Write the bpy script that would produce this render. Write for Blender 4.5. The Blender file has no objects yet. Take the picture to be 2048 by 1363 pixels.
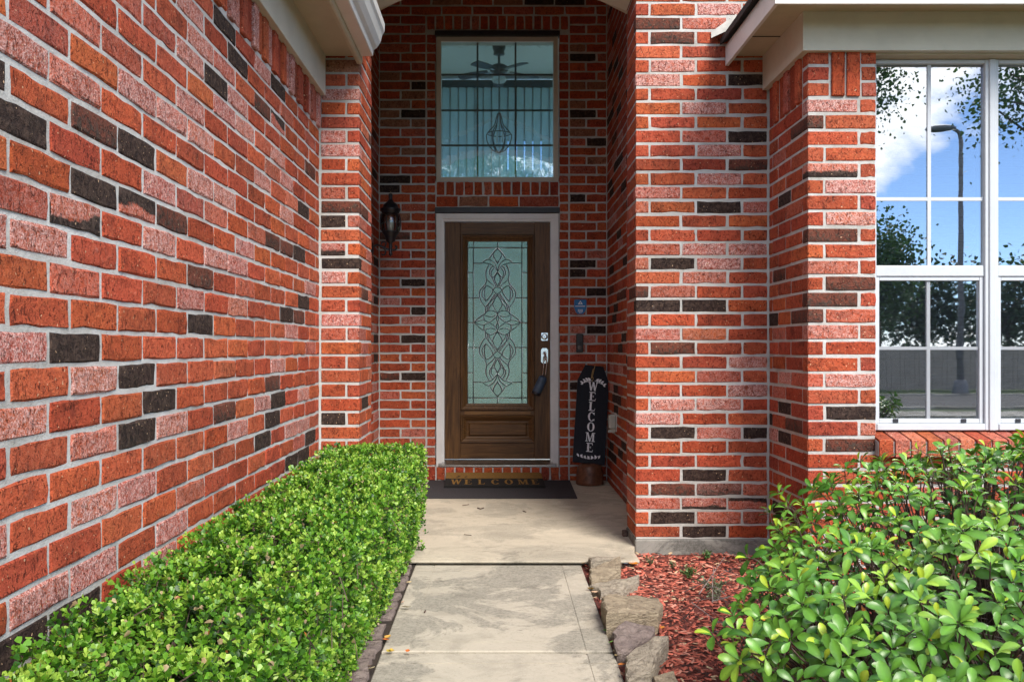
import bpy, bmesh, math, random
import numpy as np
from mathutils import Vector, Matrix, Euler

random.seed(7)
rng = np.random.default_rng(11)
scene = bpy.context.scene
COL = scene.collection
R = math.radians

# ------------------------------------------------------------------ camera
CAM_Z = 1.14                      # lens height above the porch floor
F_PX = 1758.0                     # focal length in pixels of a 2048 px wide frame
VPX, VPY = 1000.0, 697.0          # vanishing point of the walls in that frame
cam_data = bpy.data.cameras.new('camera')
cam_data.sensor_width = 36.0
cam_data.lens = 36.0 * F_PX / 2048.0
cam_data.shift_x = (1024.0 - VPX) / 2048.0
cam_data.shift_y = (VPY - 681.5) / 2048.0
cam_data.clip_start = 0.05
cam_data.clip_end = 2000.0
cam = bpy.data.objects.new('camera', cam_data)
cam.location = (0, 0, CAM_Z)
cam.rotation_euler = (R(90), 0, 0)
COL.objects.link(cam)
scene.camera = cam

# ------------------------------------------------------------------ sky, sun, exposure
SUN_ELEV, SUN_AZ = 43.0, 152.0    # azimuth clockwise from +Y: behind the viewer, to the right
world = bpy.data.worlds.new('World')
scene.world = world
world.use_nodes = True
wn, wl = world.node_tree.nodes, world.node_tree.links
wn.clear()
w_out = wn.new('ShaderNodeOutputWorld')
w_bg = wn.new('ShaderNodeBackground')
w_bg.inputs['Strength'].default_value = 0.125
w_sky = wn.new('ShaderNodeTexSky')
w_sky.sky_type = 'NISHITA'
w_sky.sun_disc = False
w_sky.sun_elevation = R(SUN_ELEV)
w_sky.sun_rotation = R(SUN_AZ)
w_sky.air_density = 1.0
w_sky.altitude = 4000.0
w_sky.dust_density = 0.1
w_sky.ozone_density = 3.0
w_tc = wn.new('ShaderNodeTexCoord')
w_map = wn.new('ShaderNodeMapping')
w_map.inputs['Scale'].default_value = (1.0, 1.0, 1.9)
w_map.inputs['Location'].default_value = (3.1, 0.4, 1.2)
w_no = wn.new('ShaderNodeTexNoise')
w_no.inputs['Scale'].default_value = 2.6
w_no.inputs['Detail'].default_value = 9.0
w_no.inputs['Roughness'].default_value = 0.56
w_no.inputs['Distortion'].default_value = 0.25
w_rmp = wn.new('ShaderNodeValToRGB')
w_rmp.color_ramp.elements[0].position = 0.485
w_rmp.color_ramp.elements[1].position = 0.555
w_mix = wn.new('ShaderNodeMix')
w_mix.data_type = 'RGBA'
w_no2 = wn.new('ShaderNodeTexNoise')
w_no2.inputs['Scale'].default_value = 5.0
w_no2.inputs['Detail'].default_value = 6.0
w_cr2 = wn.new('ShaderNodeValToRGB')
w_cr2.color_ramp.elements[0].color = (6.2, 6.4, 6.8, 1)
w_cr2.color_ramp.elements[1].color = (10.5, 10.4, 10.2, 1)
w_cr2.color_ramp.elements[0].position = 0.3
w_cr2.color_ramp.elements[1].position = 0.65
wl.new(w_tc.outputs['Generated'], w_map.inputs['Vector'])
wl.new(w_map.outputs[0], w_no.inputs['Vector'])
wl.new(w_map.outputs[0], w_no2.inputs['Vector'])
wl.new(w_no.outputs['Fac'], w_rmp.inputs[0])
wl.new(w_no2.outputs['Fac'], w_cr2.inputs[0])
wl.new(w_rmp.outputs['Color'], w_mix.inputs['Factor'])
wl.new(w_sky.outputs[0], w_mix.inputs['A'])
wl.new(w_cr2.outputs[0], w_mix.inputs['B'])
wl.new(w_mix.outputs['Result'], w_bg.inputs['Color'])
wl.new(w_bg.outputs[0], w_out.inputs['Surface'])

sun_data = bpy.data.lights.new('sun', 'SUN')
sun_data.energy = 2.5
sun_data.angle = R(28)
sun_data.color = (1.0, 0.93, 0.83)
sun = bpy.data.objects.new('sun', sun_data)
_sd = Vector((math.sin(R(SUN_AZ)) * math.cos(R(SUN_ELEV)), math.cos(R(SUN_AZ)) * math.cos(R(SUN_ELEV)), math.sin(R(SUN_ELEV))))
sun.rotation_euler = _sd.to_track_quat('Z', 'Y').to_euler()
sun.location = _sd * 30
COL.objects.link(sun)

vs = scene.view_settings
vs.view_transform = 'Standard'
vs.look = 'None'
vs.exposure = 1.30
vs.gamma = 1.0
vs.use_curve_mapping = False
scene.cycles.use_denoising = True
scene.cycles.max_bounces = 8
scene.cycles.diffuse_bounces = 4
scene.cycles.glossy_bounces = 4
scene.cycles.transmission_bounces = 6
scene.cycles.transparent_max_bounces = 8
scene.cycles.sample_clamp_indirect = 8.0

def at(u, v, d):
    """world point at depth d behind frame point (u, v) of the 2048 px survey frame"""
    return Vector(((u - VPX) * d / F_PX, d, CAM_Z - (v - VPY) * d / F_PX))

def to_px(p):
    s = F_PX / max(p[1], 0.05)
    return VPX + p[0] * s, VPY - (p[2] - CAM_Z) * s

# ------------------------------------------------------------------ object helpers
def tag(o, label=None, cat=None, group=None, kind=None):
    if label: o['label'] = label
    if cat: o['category'] = cat
    if group: o['group'] = group
    if kind: o['kind'] = kind
    elif cat and 'kind' not in o: o['kind'] = 'thing'
    return o

def thing(name, loc, label, cat, group=None, rot=(0, 0, 0), kind=None):
    o = bpy.data.objects.new(name, None)
    o.empty_display_size = 0.1
    o.location = loc
    o.rotation_euler = rot
    COL.objects.link(o)
    return tag(o, label, cat, group, kind)

def adopt(o, parent):
    """parent an object whose mesh is in world coordinates under an unrotated empty"""
    o.parent = parent
    if parent is not None:
        o.matrix_parent_inverse = Matrix.Translation(-Vector(parent.location)) if parent.parent is None else Matrix.Identity(4)
    return o

class MB:
    def __init__(s):
        s.v, s.f = [], []
    def add(s, vs, fs):
        o = len(s.v)
        s.v += [tuple(p) for p in vs]
        s.f += [tuple(i + o for i in f) for f in fs]
        return s
    def box(s, x0, x1, y0, y1, z0, z1, ch=0.0, M=None):
        if ch <= 0:
            vs = [(x, y, z) for x in (x0, x1) for y in (y0, y1) for z in (z0, z1)]
            fs = [(0, 1, 3, 2), (4, 6, 7, 5), (0, 4, 5, 1), (2, 3, 7, 6), (0, 2, 6, 4), (1, 5, 7, 3)]
        else:
            vs, fs = chamfer_box(x0, x1, y0, y1, z0, z1, ch)
        if M is not None:
            vs = [M @ Vector(p) for p in vs]
        return s.add(vs, fs)
    def prism(s, poly, axis, a, b, M=None):
        """poly of 2D points extruded along axis from a to b"""
        n = len(poly)
        def mk(p, t):
            return {'X': (t, p[0], p[1]), 'Y': (p[0], t, p[1]), 'Z': (p[0], p[1], t)}[axis]
        vs = [mk(p, a) for p in poly] + [mk(p, b) for p in poly]
        if M is not None:
            vs = [M @ Vector(p) for p in vs]
        fs = [tuple(range(n))[::-1], tuple(range(n, 2 * n))]
        fs += [(i, (i + 1) % n, (i + 1) % n + n, i + n) for i in range(n)]
        return s.add(vs, fs)
    def lathe(s, prof, n=24, c=(0, 0, 0), M=None, caps=True):
        vs = []
        for r, z in prof:
            for k in range(n):
                a = 2 * math.pi * k / n
                vs.append(Vector((c[0] + r * math.cos(a), c[1] + r * math.sin(a), c[2] + z)))
        if M is not None:
            vs = [M @ p for p in vs]
        fs = []
        for j in range(len(prof) - 1):
            for k in range(n):
                fs.append((j * n + k, j * n + (k + 1) % n, (j + 1) * n + (k + 1) % n, (j + 1) * n + k))
        if caps:
            fs.append(tuple(range(n))[::-1])
            fs.append(tuple((len(prof) - 1) * n + k for k in range(n)))
        return s.add(vs, fs)
    def tube(s, pts, r, n=6, r1=None, caps=True):
        pts = [Vector(p) for p in pts]
        m = len(pts)
        vs = []
        prev = None
        for i, p in enumerate(pts):
            t = (pts[min(i + 1, m - 1)] - pts[max(i - 1, 0)])
            if t.length < 1e-9: t = Vector((0, 0, 1))
            t.normalize()
            up = Vector((0, 0, 1)) if abs(t.z) < 0.9 else Vector((0, 1, 0))
            a = t.cross(up).normalized()
            if prev is not None:
                a = (prev - t * prev.dot(t))
                a = a.normalized() if a.length > 1e-6 else t.cross(up).normalized()
            prev = a
            b = t.cross(a)
            rr = r if r1 is None else r + (r1 - r) * i / max(1, m - 1)
            for k in range(n):
                th = 2 * math.pi * k / n
                vs.append(p + (a * math.cos(th) + b * math.sin(th)) * rr)
        fs = [(i * n + k, i * n + (k + 1) % n, (i + 1) * n + (k + 1) % n, (i + 1) * n + k) for i in range(m - 1) for k in range(n)]
        if caps:
            fs += [tuple(range(n))[::-1], tuple((m - 1) * n + k for k in range(n))]
        return s.add(vs, fs)
    def build(s, name, mat, parent=None, smooth=False, world_parent=True, recalc=True):
        me = bpy.data.meshes.new(name)
        me.from_pydata([tuple(p) for p in s.v], [], s.f)
        if recalc:
            bm = bmesh.new(); bm.from_mesh(me)
            bmesh.ops.recalc_face_normals(bm, faces=bm.faces)
            bm.to_mesh(me); bm.free()
        if mat is not None: me.materials.append(mat)
        if smooth:
            me.polygons.foreach_set('use_smooth', [True] * len(me.polygons))
        o = bpy.data.objects.new(name, me)
        COL.objects.link(o)
        if parent is not None:
            o.parent = parent
            if world_parent:
                o.matrix_parent_inverse = (PM(parent)).inverted()
        return o

def PM(o):
    """world matrix of a parent chain without a depsgraph update"""
    m = Matrix.LocRotScale(o.location, o.rotation_euler, o.scale)
    if o.parent is not None:
        return PM(o.parent) @ o.matrix_parent_inverse @ m
    return m

_CB_SIGNS = [(sx, sy, sz) for sx in (0, 1) for sy in (0, 1) for sz in (0, 1)]
def chamfer_box(x0, x1, y0, y1, z0, z1, c):
    lo, hi = (x0, y0, z0), (x1, y1, z1)
    vs, idx = [], {}
    for s in _CB_SIGNS:
        for ax in range(3):
            p = []
            for k in range(3):
                full = hi[k] if s[k] else lo[k]
                ins = hi[k] - c if s[k] else lo[k] + c
                p.append(full if k == ax else ins)
            idx[(s, ax)] = len(vs)
            vs.append(tuple(p))
    fs = []
    for ax in range(3):
        b, d = [k for k in range(3) if k != ax]
        for v in (0, 1):
            loop = []
            for (q, w) in ((0, 0), (1, 0), (1, 1), (0, 1)):
                s = [0, 0, 0]; s[ax] = v; s[b] = q; s[d] = w
                loop.append(idx[(tuple(s), ax)])
            if (v == 0) != (ax == 1): loop = loop[::-1]
            fs.append(tuple(loop))
    for ax in range(3):
        b, d = [k for k in range(3) if k != ax]
        for q in (0, 1):
            for w in (0, 1):
                s0 = [0, 0, 0]; s0[b] = q; s0[d] = w; s0[ax] = 0
                s1 = list(s0); s1[ax] = 1
                s0, s1 = tuple(s0), tuple(s1)
                fs.append((idx[(s0, b)], idx[(s1, b)], idx[(s1, d)], idx[(s0, d)]))
    for s in _CB_SIGNS:
        fs.append((idx[(s, 0)], idx[(s, 1)], idx[(s, 2)]))
    return vs, fs

def smooth_curve(pts, n=8):
    """Catmull-Rom through points"""
    P = [Vector(p) for p in pts]
    if len(P) < 3: return P
    closed = (P[0] - P[-1]).length < 1e-6
    out = []
    for i in range(len(P) - 1):
        p1, p2 = P[i], P[i + 1]
        p0 = P[i - 1] if i > 0 else (P[-2] if closed else p1)
        p3 = P[i + 2] if i + 2 < len(P) else (P[1] if closed else p2)
        for k in range(n):
            t = k / n
            out.append(0.5 * ((2 * p1) + (p2 - p0) * t + (2 * p0 - 5 * p1 + 4 * p2 - p3) * t * t + (3 * p1 - p0 - 3 * p2 + p3) * t ** 3))
    out.append(P[-1])
    return out

# ------------------------------------------------------------------ materials
class G:
    """small node-graph writer"""
    def __init__(s, name):
        s.m = bpy.data.materials.new(name)
        s.m.use_nodes = True
        s.t = s.m.node_tree
        s.t.nodes.clear()
        s.out = s.t.nodes.new('ShaderNodeOutputMaterial')
        s._geo = s.t.nodes.new('ShaderNodeNewGeometry')
        s.P = s._geo.outputs['Position']
    def put(s, sock, val):
        if hasattr(val, 'is_output'): s.t.links.new(val, sock)
        else:
            if isinstance(val, (tuple, list)) and sock.type == 'RGBA' and len(val) == 3: val = (*val, 1)
            sock.default_value = val
    def n(s, typ, **kw):
        nd = s.t.nodes.new(typ)
        for k, v in kw.items():
            if k in nd.inputs: s.put(nd.inputs[k], v)
            else: setattr(nd, k, v)
        return nd
    def noise(s, scale, detail=3.0, rough=0.5, vec=None, dist=0.0):
        return s.n('ShaderNodeTexNoise', Vector=vec if vec is not None else s.P, Scale=scale, Detail=detail, Roughness=rough, Distortion=dist).outputs['Fac']
    def scaled(s, sc, vec=None):
        nd = s.n('ShaderNodeMapping', Vector=vec if vec is not None else s.P)
        nd.inputs['Scale'].default_value = sc
        return nd.outputs[0]
    def ramp(s, fac, stops):
        nd = s.n('ShaderNodeValToRGB')
        cr = nd.color_ramp
        while len(cr.elements) < len(stops): cr.elements.new(0.5)
        for e, (p, c) in zip(cr.elements, stops):
            e.position = p
            e.color = (c, c, c, 1) if isinstance(c, (int, float)) else ((*c, 1) if len(c) == 3 else c)
        s.put(nd.inputs[0], fac)
        return nd.outputs[0]
    def mix(s, fac, a, b, mode='MIX'):
        nd = s.n('ShaderNodeMix', data_type='RGBA', blend_type=mode)
        s.put(nd.inputs['Factor'], fac); s.put(nd.inputs['A'], a); s.put(nd.inputs['B'], b)
        return nd.outputs['Result']
    def math(s, op, a, b=0.5, clamp=False):
        nd = s.n('ShaderNodeMath', operation=op, use_clamp=clamp)
        s.put(nd.inputs[0], a); s.put(nd.inputs[1], b)
        return nd.outputs[0]
    def attr(s, name):
        return s.n('ShaderNodeAttribute', attribute_name=name)
    def bump(s, h, strength=0.5, dist=0.005, normal=None):
        nd = s.n('ShaderNodeBump', Height=h, Strength=strength, Distance=dist)
        if normal is not None: s.put(nd.inputs['Normal'], normal)
        return nd.outputs[0]
    def bsdf(s, **kw):
        nd = s.n('ShaderNodeBsdfPrincipled')
        for k, v in kw.items(): s.put(nd.inputs[k.replace('_', ' ')], v)
        return nd.outputs[0]
    def done(s, shader):
        s.t.links.new(shader, s.out.inputs['Surface'])
        return s.m

def plain(name, col, rough=0.6, var=0.12, scale=14.0, bump=0.15, metallic=0.0, spec=0.5, bdist=0.002):
    g = G(name)
    n1 = g.noise(scale, 5, 0.6)
    dark = tuple(c * (1 - 2.2 * var) for c in col)
    lite = tuple(min(1, c * (1 + 1.2 * var)) for c in col)
    c = g.ramp(n1, [(0.3, dark), (0.55, col), (0.75, lite)])
    n2 = g.noise(scale * 9, 3, 0.6)
    return g.done(g.bsdf(Base_Color=c, Roughness=rough, Metallic=metallic, Specular_IOR_Level=spec, Normal=g.bump(n2, bump, bdist)))

def M_brick():
    g = G('fired_brick')
    a = g.attr('bc'); base = a.outputs['Color']; wash = a.outputs['Alpha']
    k = g.attr('bk').outputs['Fac']
    big = g.noise(11, 4, 0.65, dist=0.5)
    mid = g.noise(42, 6, 0.68, dist=0.8)
    fine = g.noise(190, 4, 0.72)
    pit = g.noise(105, 2, 0.5, vec=g.scaled((1, 1, 0.55)), dist=1.6)
    # smoky brown bloom and brighter orange scuffs
    c = g.mix(g.ramp(big, [(0.49, 0.0), (0.70, 0.80)]), base, g.mix(1.0, base, (0.42, 0.40, 0.42), 'MULTIPLY'))
    c = g.mix(g.ramp(mid, [(0.50, 0.0), (0.74, 0.65)]), c, g.mix(1.0, base, (1.30, 1.75, 1.5), 'MULTIPLY'))
    c = g.mix(g.ramp(mid, [(0.28, 0.6), (0.44, 0.0)]), c, g.mix(1.0, base, (0.55, 0.45, 0.45), 'MULTIPLY'))
    wth = g.noise(1.6, 5, 0.65, dist=0.6)
    c = g.mix(g.ramp(wth, [(0.52, 0.0), (0.75, 0.32)]), c, g.mix(1.0, c, (0.58, 0.55, 0.55), 'MULTIPLY'))
    # pale kiln wash that breaks up over the face
    wn_ = g.math('ADD', g.math('MULTIPLY', mid, 0.7), g.math('MULTIPLY', fine, 0.45))
    wm = g.math('MULTIPLY', wash, g.ramp(wn_, [(0.44, 0.0), (0.66, 1.0)]), clamp=True)
    c = g.mix(wm, c, g.mix(g.ramp(fine, [(0.38, 0.0), (0.66, 1.0)]), (0.45, 0.16, 0.13), (0.82, 0.58, 0.54)))
    # flashed black faces
    dk = g.math('ADD', k, g.math('MULTIPLY', g.math('SUBTRACT', mid, 0.5), 1.3))
    dm = g.ramp(dk, [(0.36, 0.0), (0.62, 0.97)])
    c = g.mix(dm, c, g.mix(g.ramp(mid, [(0.42, 0.0), (0.72, 1.0)]), (0.016, 0.013, 0.012), (0.085, 0.060, 0.046)))
    sme = g.math('MULTIPLY', g.ramp(g.noise(16, 5, 0.72, dist=1.0), [(0.66, 0.0), (0.76, 0.35)]), g.ramp(g.noise(2.3, 2, 0.5), [(0.45, 0.0), (0.6, 1.0)]))
    c = g.mix(sme, c, (0.52, 0.46, 0.42))
    # drag marks, pits and pale grit
    pm = g.ramp(pit, [(0.585, 0.0), (0.65, 0.9)])
    c = g.mix(pm, c, g.mix(1.0, c, (0.30, 0.24, 0.24), 'MULTIPLY'))
    gr = g.ramp(g.noise(95, 1, 0.4), [(0.74, 0.0), (0.765, 0.85)])
    c = g.mix(gr, c, (0.66, 0.44, 0.27))
    h = g.math('ADD', g.math('MULTIPLY', mid, 1.0), g.math('MULTIPLY', fine, 0.35))
    h = g.math('SUBTRACT', h, g.math('MULTIPLY', pm, 0.5))
    return g.done(g.bsdf(Base_Color=c, Roughness=0.82, Specular_IOR_Level=0.25, Normal=g.bump(h, 1.0, 0.011)))

def M_mortar():
    g = G('mortar')
    n1 = g.noise(3.2, 7, 0.72, dist=0.5); n2 = g.noise(60, 5, 0.65); n3 = g.noise(260, 3, 0.6)
    c = g.ramp(n1, [(0.30, (0.30, 0.285, 0.26)), (0.47, (0.43, 0.42, 0.40)), (0.60, (0.50, 0.495, 0.48)), (0.8, (0.60, 0.59, 0.57))])
    c = g.mix(g.ramp(n2, [(0.55, 0.0), (0.8, 0.45)]), c, (0.40, 0.38, 0.35))
    h = g.math('ADD', n2, g.math('MULTIPLY', n3, 0.5))
    return g.done(g.bsdf(Base_Color=c, Roughness=0.92, Specular_IOR_Level=0.15, Normal=g.bump(h, 0.7, 0.006)))

def M_concrete(name, tint=(0.40, 0.36, 0.29), worn=(0.27, 0.255, 0.215), stain=0.6, wear=1.0):
    g = G(name)
    n1 = g.noise(1.7, 7, 0.70, dist=0.6); n2 = g.noise(4.6, 7, 0.72, vec=g.scaled((0.8, 1.1, 1)), dist=0.7); n3 = g.noise(70, 5, 0.75); n4 = g.noise(300, 2, 0.6)
    n5 = g.noise(0.8, 4, 0.6)
    lite = tuple(min(1, c * 1.18) for c in tint)
    c = g.ramp(n2, [(0.35, tuple(c * 0.82 for c in tint)), (0.5, tint), (0.66, lite)])
    # cream worn away down to greyer, gritty concrete in sharp-edged patches
    wm = g.math('MULTIPLY', g.ramp(n1, [(0.49, 0.0), (0.535, 0.85), (0.70, 1.0)]), wear)
    gritty = g.mix(g.ramp(n3, [(0.42, 0.0), (0.62, 1.0)]), worn, tuple(x * 0.50 for x in worn))
    c = g.mix(wm, c, gritty)
    sm = g.math('MULTIPLY', g.ramp(n2, [(0.54, 0.0), (0.66, stain)]), g.ramp(n5, [(0.42, 0.0), (0.58, 1.0)]))
    c = g.mix(sm, c, (0.09, 0.083, 0.07))
    c = g.mix(g.ramp(n3, [(0.55, 0.0), (0.72, 0.40)]), c, (0.15, 0.135, 0.105))
    c = g.mix(g.ramp(n4, [(0.58, 0.0), (0.72, 0.45)]), c, (0.60, 0.56, 0.48))
    h = g.math('ADD', n3, g.math('MULTIPLY', n4, 0.7))
    h = g.math('SUBTRACT', h, g.math('MULTIPLY', wm, 0.6))
    return g.done(g.bsdf(Base_Color=c, Roughness=0.9, Specular_IOR_Level=0.2, Normal=g.bump(h, 0.6, 0.005)))

def M_paint(name, col, rough=0.45, grain=False, dirt=0.4):
    g = G(name)
    n1 = g.noise(5, 5, 0.6)
    vec = g.scaled((2, 30, 45)) if grain else None
    n2 = g.noise(30 if not grain else 3, 4, 0.6, vec=vec)
    c = g.mix(g.ramp(n1, [(0.45, 0.0), (0.8, dirt)]), col, tuple(x * 0.62 for x in col))
    c = g.mix(g.ramp(n2, [(0.5, 0.0), (0.8, 0.18)]), c, tuple(x * 0.7 for x in col))
    return g.done(g.bsdf(Base_Color=c, Roughness=rough, Normal=g.bump(n2, 0.25, 0.002)))

def M_wood(name, dark, lite, axis=(26, 26, 1.3), rough=0.38):
    g = G(name)
    v = g.scaled(axis)
    n1 = g.noise(2.2, 6, 0.65, vec=v, dist=1.3); n2 = g.noise(14, 4, 0.7, vec=v); n0 = g.noise(2.0, 4, 0.6)
    c = g.ramp(n1, [(0.28, dark), (0.72, lite)])
    c = g.mix(g.ramp(n2, [(0.5, 0.0), (0.8, 0.55)]), c, tuple(x * 0.35 for x in dark))
    c = g.mix(g.ramp(n0, [(0.4, 0.0), (0.8, 0.35)]), c, tuple(x * 0.5 for x in dark))
    return g.done(g.bsdf(Base_Color=c, Roughness=rough, Specular_IOR_Level=0.25, Normal=g.bump(n2, 0.25, 0.0015)))

def M_leaf(name, rough=0.35, trans=0.25, spec=0.5):
    g = G(name)
    a = g.attr('lc').outputs['Color']
    n = g.noise(55, 3, 0.6)
    c = g.mix(g.ramp(n, [(0.4, 0.0), (0.75, 0.35)]), a, g.mix(1.0, a, (0.55, 0.62, 0.5), 'MULTIPLY'))
    c = g.mix(g.ramp(g.noise(120, 2, 0.5), [(0.735, 0.0), (0.765, 0.8)]), c, (0.16, 0.085, 0.03))
    p = g.bsdf(Base_Color=c, Roughness=rough, Specular_IOR_Level=spec, Normal=g.bump(n, 0.25, 0.0015))
    t = g.n('ShaderNodeBsdfTranslucent', Color=g.mix(1.0, c, (1.25, 1.35, 0.55), 'MULTIPLY')).outputs[0]
    mx = g.n('ShaderNodeMixShader', Fac=trans)
    g.t.links.new(p, mx.inputs[1]); g.t.links.new(t, mx.inputs[2])
    return g.done(mx.outputs[0])

def M_attr(name, rough=0.85, attr='lc', scale=60, bump=0.4):
    g = G(name)
    a = g.attr(attr).outputs['Color']
    n = g.noise(scale, 4, 0.65)
    c = g.mix(g.ramp(n, [(0.35, 0.0), (0.75, 0.55)]), a, g.mix(1.0, a, (0.45, 0.42, 0.42), 'MULTIPLY'))
    return g.done(g.bsdf(Base_Color=c, Roughness=rough, Specular_IOR_Level=0.25, Normal=g.bump(n, bump, 0.003)))

def M_stone(name, col, col2):
    g = G(name)
    n1 = g.noise(5, 6, 0.65, dist=0.8); n2 = g.noise(30, 6, 0.7, vec=g.scaled((1, 1, 3)), dist=0.6); n3 = g.noise(180, 3, 0.7)
    c = g.ramp(n1, [(0.35, col2), (0.62, col)])
    c = g.mix(g.ramp(n2, [(0.50, 0.0), (0.68, 0.75)]), c, tuple(x * 0.36 for x in col2))
    c = g.mix(g.ramp(n3, [(0.55, 0.0), (0.75, 0.35)]), c, tuple(min(1, x * 1.5) for x in col))
    h = g.math('ADD', n2, g.math('MULTIPLY', n3, 0.3))
    return g.done(g.bsdf(Base_Color=c, Roughness=0.88, Specular_IOR_Level=0.2, Normal=g.bump(h, 1.0, 0.028)))

def M_glass(name, tint=(0.9, 0.96, 0.97), rough=0.0, refl=0.18, wave=0.0, wscale=8.0, transp=True):
    """window pane: sharp reflection over a see-through, slightly tinted body"""
    g = G(name)
    kw = {}
    if wave > 0:
        h = g.noise(wscale, 3, 0.5, dist=0.8)
        nrm = g.bump(h, 1.0, wave)
        kw['Normal'] = nrm
    gl = g.n('ShaderNodeBsdfGlossy', Color=(0.95, 0.97, 1.0, 1), Roughness=rough, **kw).outputs[0]
    tr = g.n('ShaderNodeBsdfTransparent', Color=(*tint, 1)).outputs[0]
    fr = g.n('ShaderNodeFresnel', IOR=1.5, **kw).outputs[0]
    fac = g.math('ADD', g.math('MULTIPLY', fr, 1.0), refl, clamp=True)
    mx = g.n('ShaderNodeMixShader', Fac=fac)
    g.t.links.new(tr, mx.inputs[1]); g.t.links.new(gl, mx.inputs[2])
    return g.done(mx.outputs[0])

MAT = {}
MAT['brick'] = M_brick()
MAT['mortar'] = M_mortar()
MAT['porch'] = M_concrete('porch_concrete', (0.50, 0.44, 0.345), stain=0.7, wear=0.35)
MAT['walk'] = M_concrete('walk_concrete', (0.45, 0.405, 0.33), (0.30, 0.28, 0.235), stain=0.8, wear=0.8)
MAT['footing'] = M_concrete('footing_concrete', (0.25, 0.24, 0.22), (0.16, 0.155, 0.145), stain=0.9)
MAT['trim'] = M_paint('trim_paint', (0.56, 0.53, 0.44), 0.5, grain=True)
MAT['soffit'] = M_paint('soffit_paint', (0.48, 0.41, 0.29), 0.6)
MAT['gutter'] = M_paint('gutter_enamel', (0.64, 0.63, 0.60), 0.35)
MAT['frame_white'] = M_paint('door_frame_paint', (0.66, 0.65, 0.64), 0.4)
MAT['vinyl'] = M_paint('window_vinyl', (0.50, 0.53, 0.57), 0.35, dirt=0.2)
MAT['cream'] = M_paint('old_cream_paint', (0.58, 0.53, 0.44), 0.55, dirt=0.5)
MAT['lintel'] = plain('rusty_black_steel', (0.018, 0.018, 0.024), 0.5, 0.25)
MAT['door'] = M_wood('walnut_stain', (0.046, 0.021, 0.008), (0.175, 0.085, 0.028), rough=0.44)
MAT['door_h'] = M_wood('walnut_stain_rails', (0.046, 0.021, 0.008), (0.175, 0.085, 0.028), axis=(1.3, 26, 26), rough=0.44)
MAT['door_gold'] = M_wood('walnut_gold', (0.13, 0.06, 0.018), (0.26, 0.13, 0.04), axis=(1.3, 26, 26))
MAT['black_metal'] = plain('black_cast_metal', (0.012, 0.012, 0.016), 0.4, 0.3, 40, 0.3)
MAT['nickel'] = plain('satin_nickel', (0.62, 0.61, 0.60), 0.22, 0.1, 30, 0.05, metallic=1.0)
MAT['came'] = plain('lead_came', (0.035, 0.045, 0.042), 0.35, 0.2, 50, 0.2, metallic=0.4)
MAT['shingle'] = plain('dark_shingle', (0.035, 0.030, 0.028), 0.9, 0.3, 40, 0.5, bdist=0.006)
MAT['flashing'] = plain('grey_flashing', (0.34, 0.33, 0.31), 0.45, 0.15, 12, 0.1, metallic=0.3)
MAT['soil'] = plain('dark_soil', (0.045, 0.030, 0.022), 0.95, 0.3, 18, 0.8, bdist=0.02)
MAT['mulch_base'] = plain('red_mulch_bed', (0.24, 0.058, 0.042), 0.95, 0.35, 30, 0.9, bdist=0.02)
MAT['hedge_leaf'] = M_leaf('boxwood_leaf', 0.42, 0.25)
MAT['shrub_leaf'] = M_leaf('glossy_shrub_leaf', 0.33, 0.12, 0.45)
MAT['tree_leaf'] = M_leaf('tree_leaf', 0.5, 0.3)
MAT['twig'] = plain('twig_bark', (0.10, 0.065, 0.05), 0.85, 0.3, 60, 0.5)
MAT['twig_grey'] = plain('grey_twig_bark', (0.17, 0.13, 0.125), 0.85, 0.3, 60, 0.5)
MAT['bark'] = plain('tree_bark', (0.13, 0.10, 0.075), 0.9, 0.3, 20, 0.8, bdist=0.02)
MAT['chip'] = M_attr('bark_chip')
MAT['dry'] = M_attr('dry_leaf', 0.7)
MAT['stone_tan'] = M_stone('tan_flagstone', (0.50, 0.41, 0.29), (0.31, 0.25, 0.18))
MAT['stone_grey'] = M_stone('grey_flagstone', (0.52, 0.45, 0.35), (0.32, 0.275, 0.225))
MAT['stone_purple'] = M_stone('purple_flagstone', (0.36, 0.29, 0.26), (0.21, 0.165, 0.155))

# ================================================================== large structure
# ------------------------------------------------------------------ ground, street side and beds
def structure(name, mb, mat, parent=None, smooth=False):
    o = mb.build(name, mat, parent, smooth)
    if parent is None: o['kind'] = 'structure'
    return o

def M_lawn():
    g = G('lawn_ground')
    n1 = g.noise(0.6, 5, 0.6); n2 = g.noise(25, 4, 0.7)
    c = g.ramp(n1, [(0.3, (0.045, 0.075, 0.022)), (0.7, (0.085, 0.13, 0.035))])
    c = g.mix(g.ramp(n2, [(0.4, 0.0), (0.7, 0.6)]), c, (0.03, 0.05, 0.015))
    return g.done(g.bsdf(Base_Color=c, Roughness=0.95, Normal=g.bump(n2, 0.8, 0.03)))
MAT['lawn'] = M_lawn()
MAT['asphalt'] = plain('asphalt', (0.055, 0.055, 0.055), 0.9, 0.2, 20, 0.5)
MAT['pale_concrete'] = M_concrete('street_concrete', (0.42, 0.40, 0.36), stain=0.3)

# one ground sheet to the horizon, seen in the window reflections
gm = MB(); gm.add([(-600, -600, -0.12), (600, -600, -0.12), (600, 600, -0.12), (-600, 600, -0.12)], [(0, 1, 2, 3)])
structure('ground', gm, MAT['lawn'])
mb = MB(); mb.box(-60, 60, -8.2, -6.9, -0.16, -0.085)
structure('pavement', mb, MAT['pale_concrete'])
mb = MB(); mb.box(-80, 80, -14.4, -9.4, -0.2, -0.108)
structure('road', mb, MAT['asphalt'])
mb = MB(); mb.box(-80, 80, -9.4, -9.22, -0.2, -0.07); mb.box(-80, 80, -14.58, -14.4, -0.2, -0.07)
structure('kerb', mb, MAT['pale_concrete'])

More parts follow.
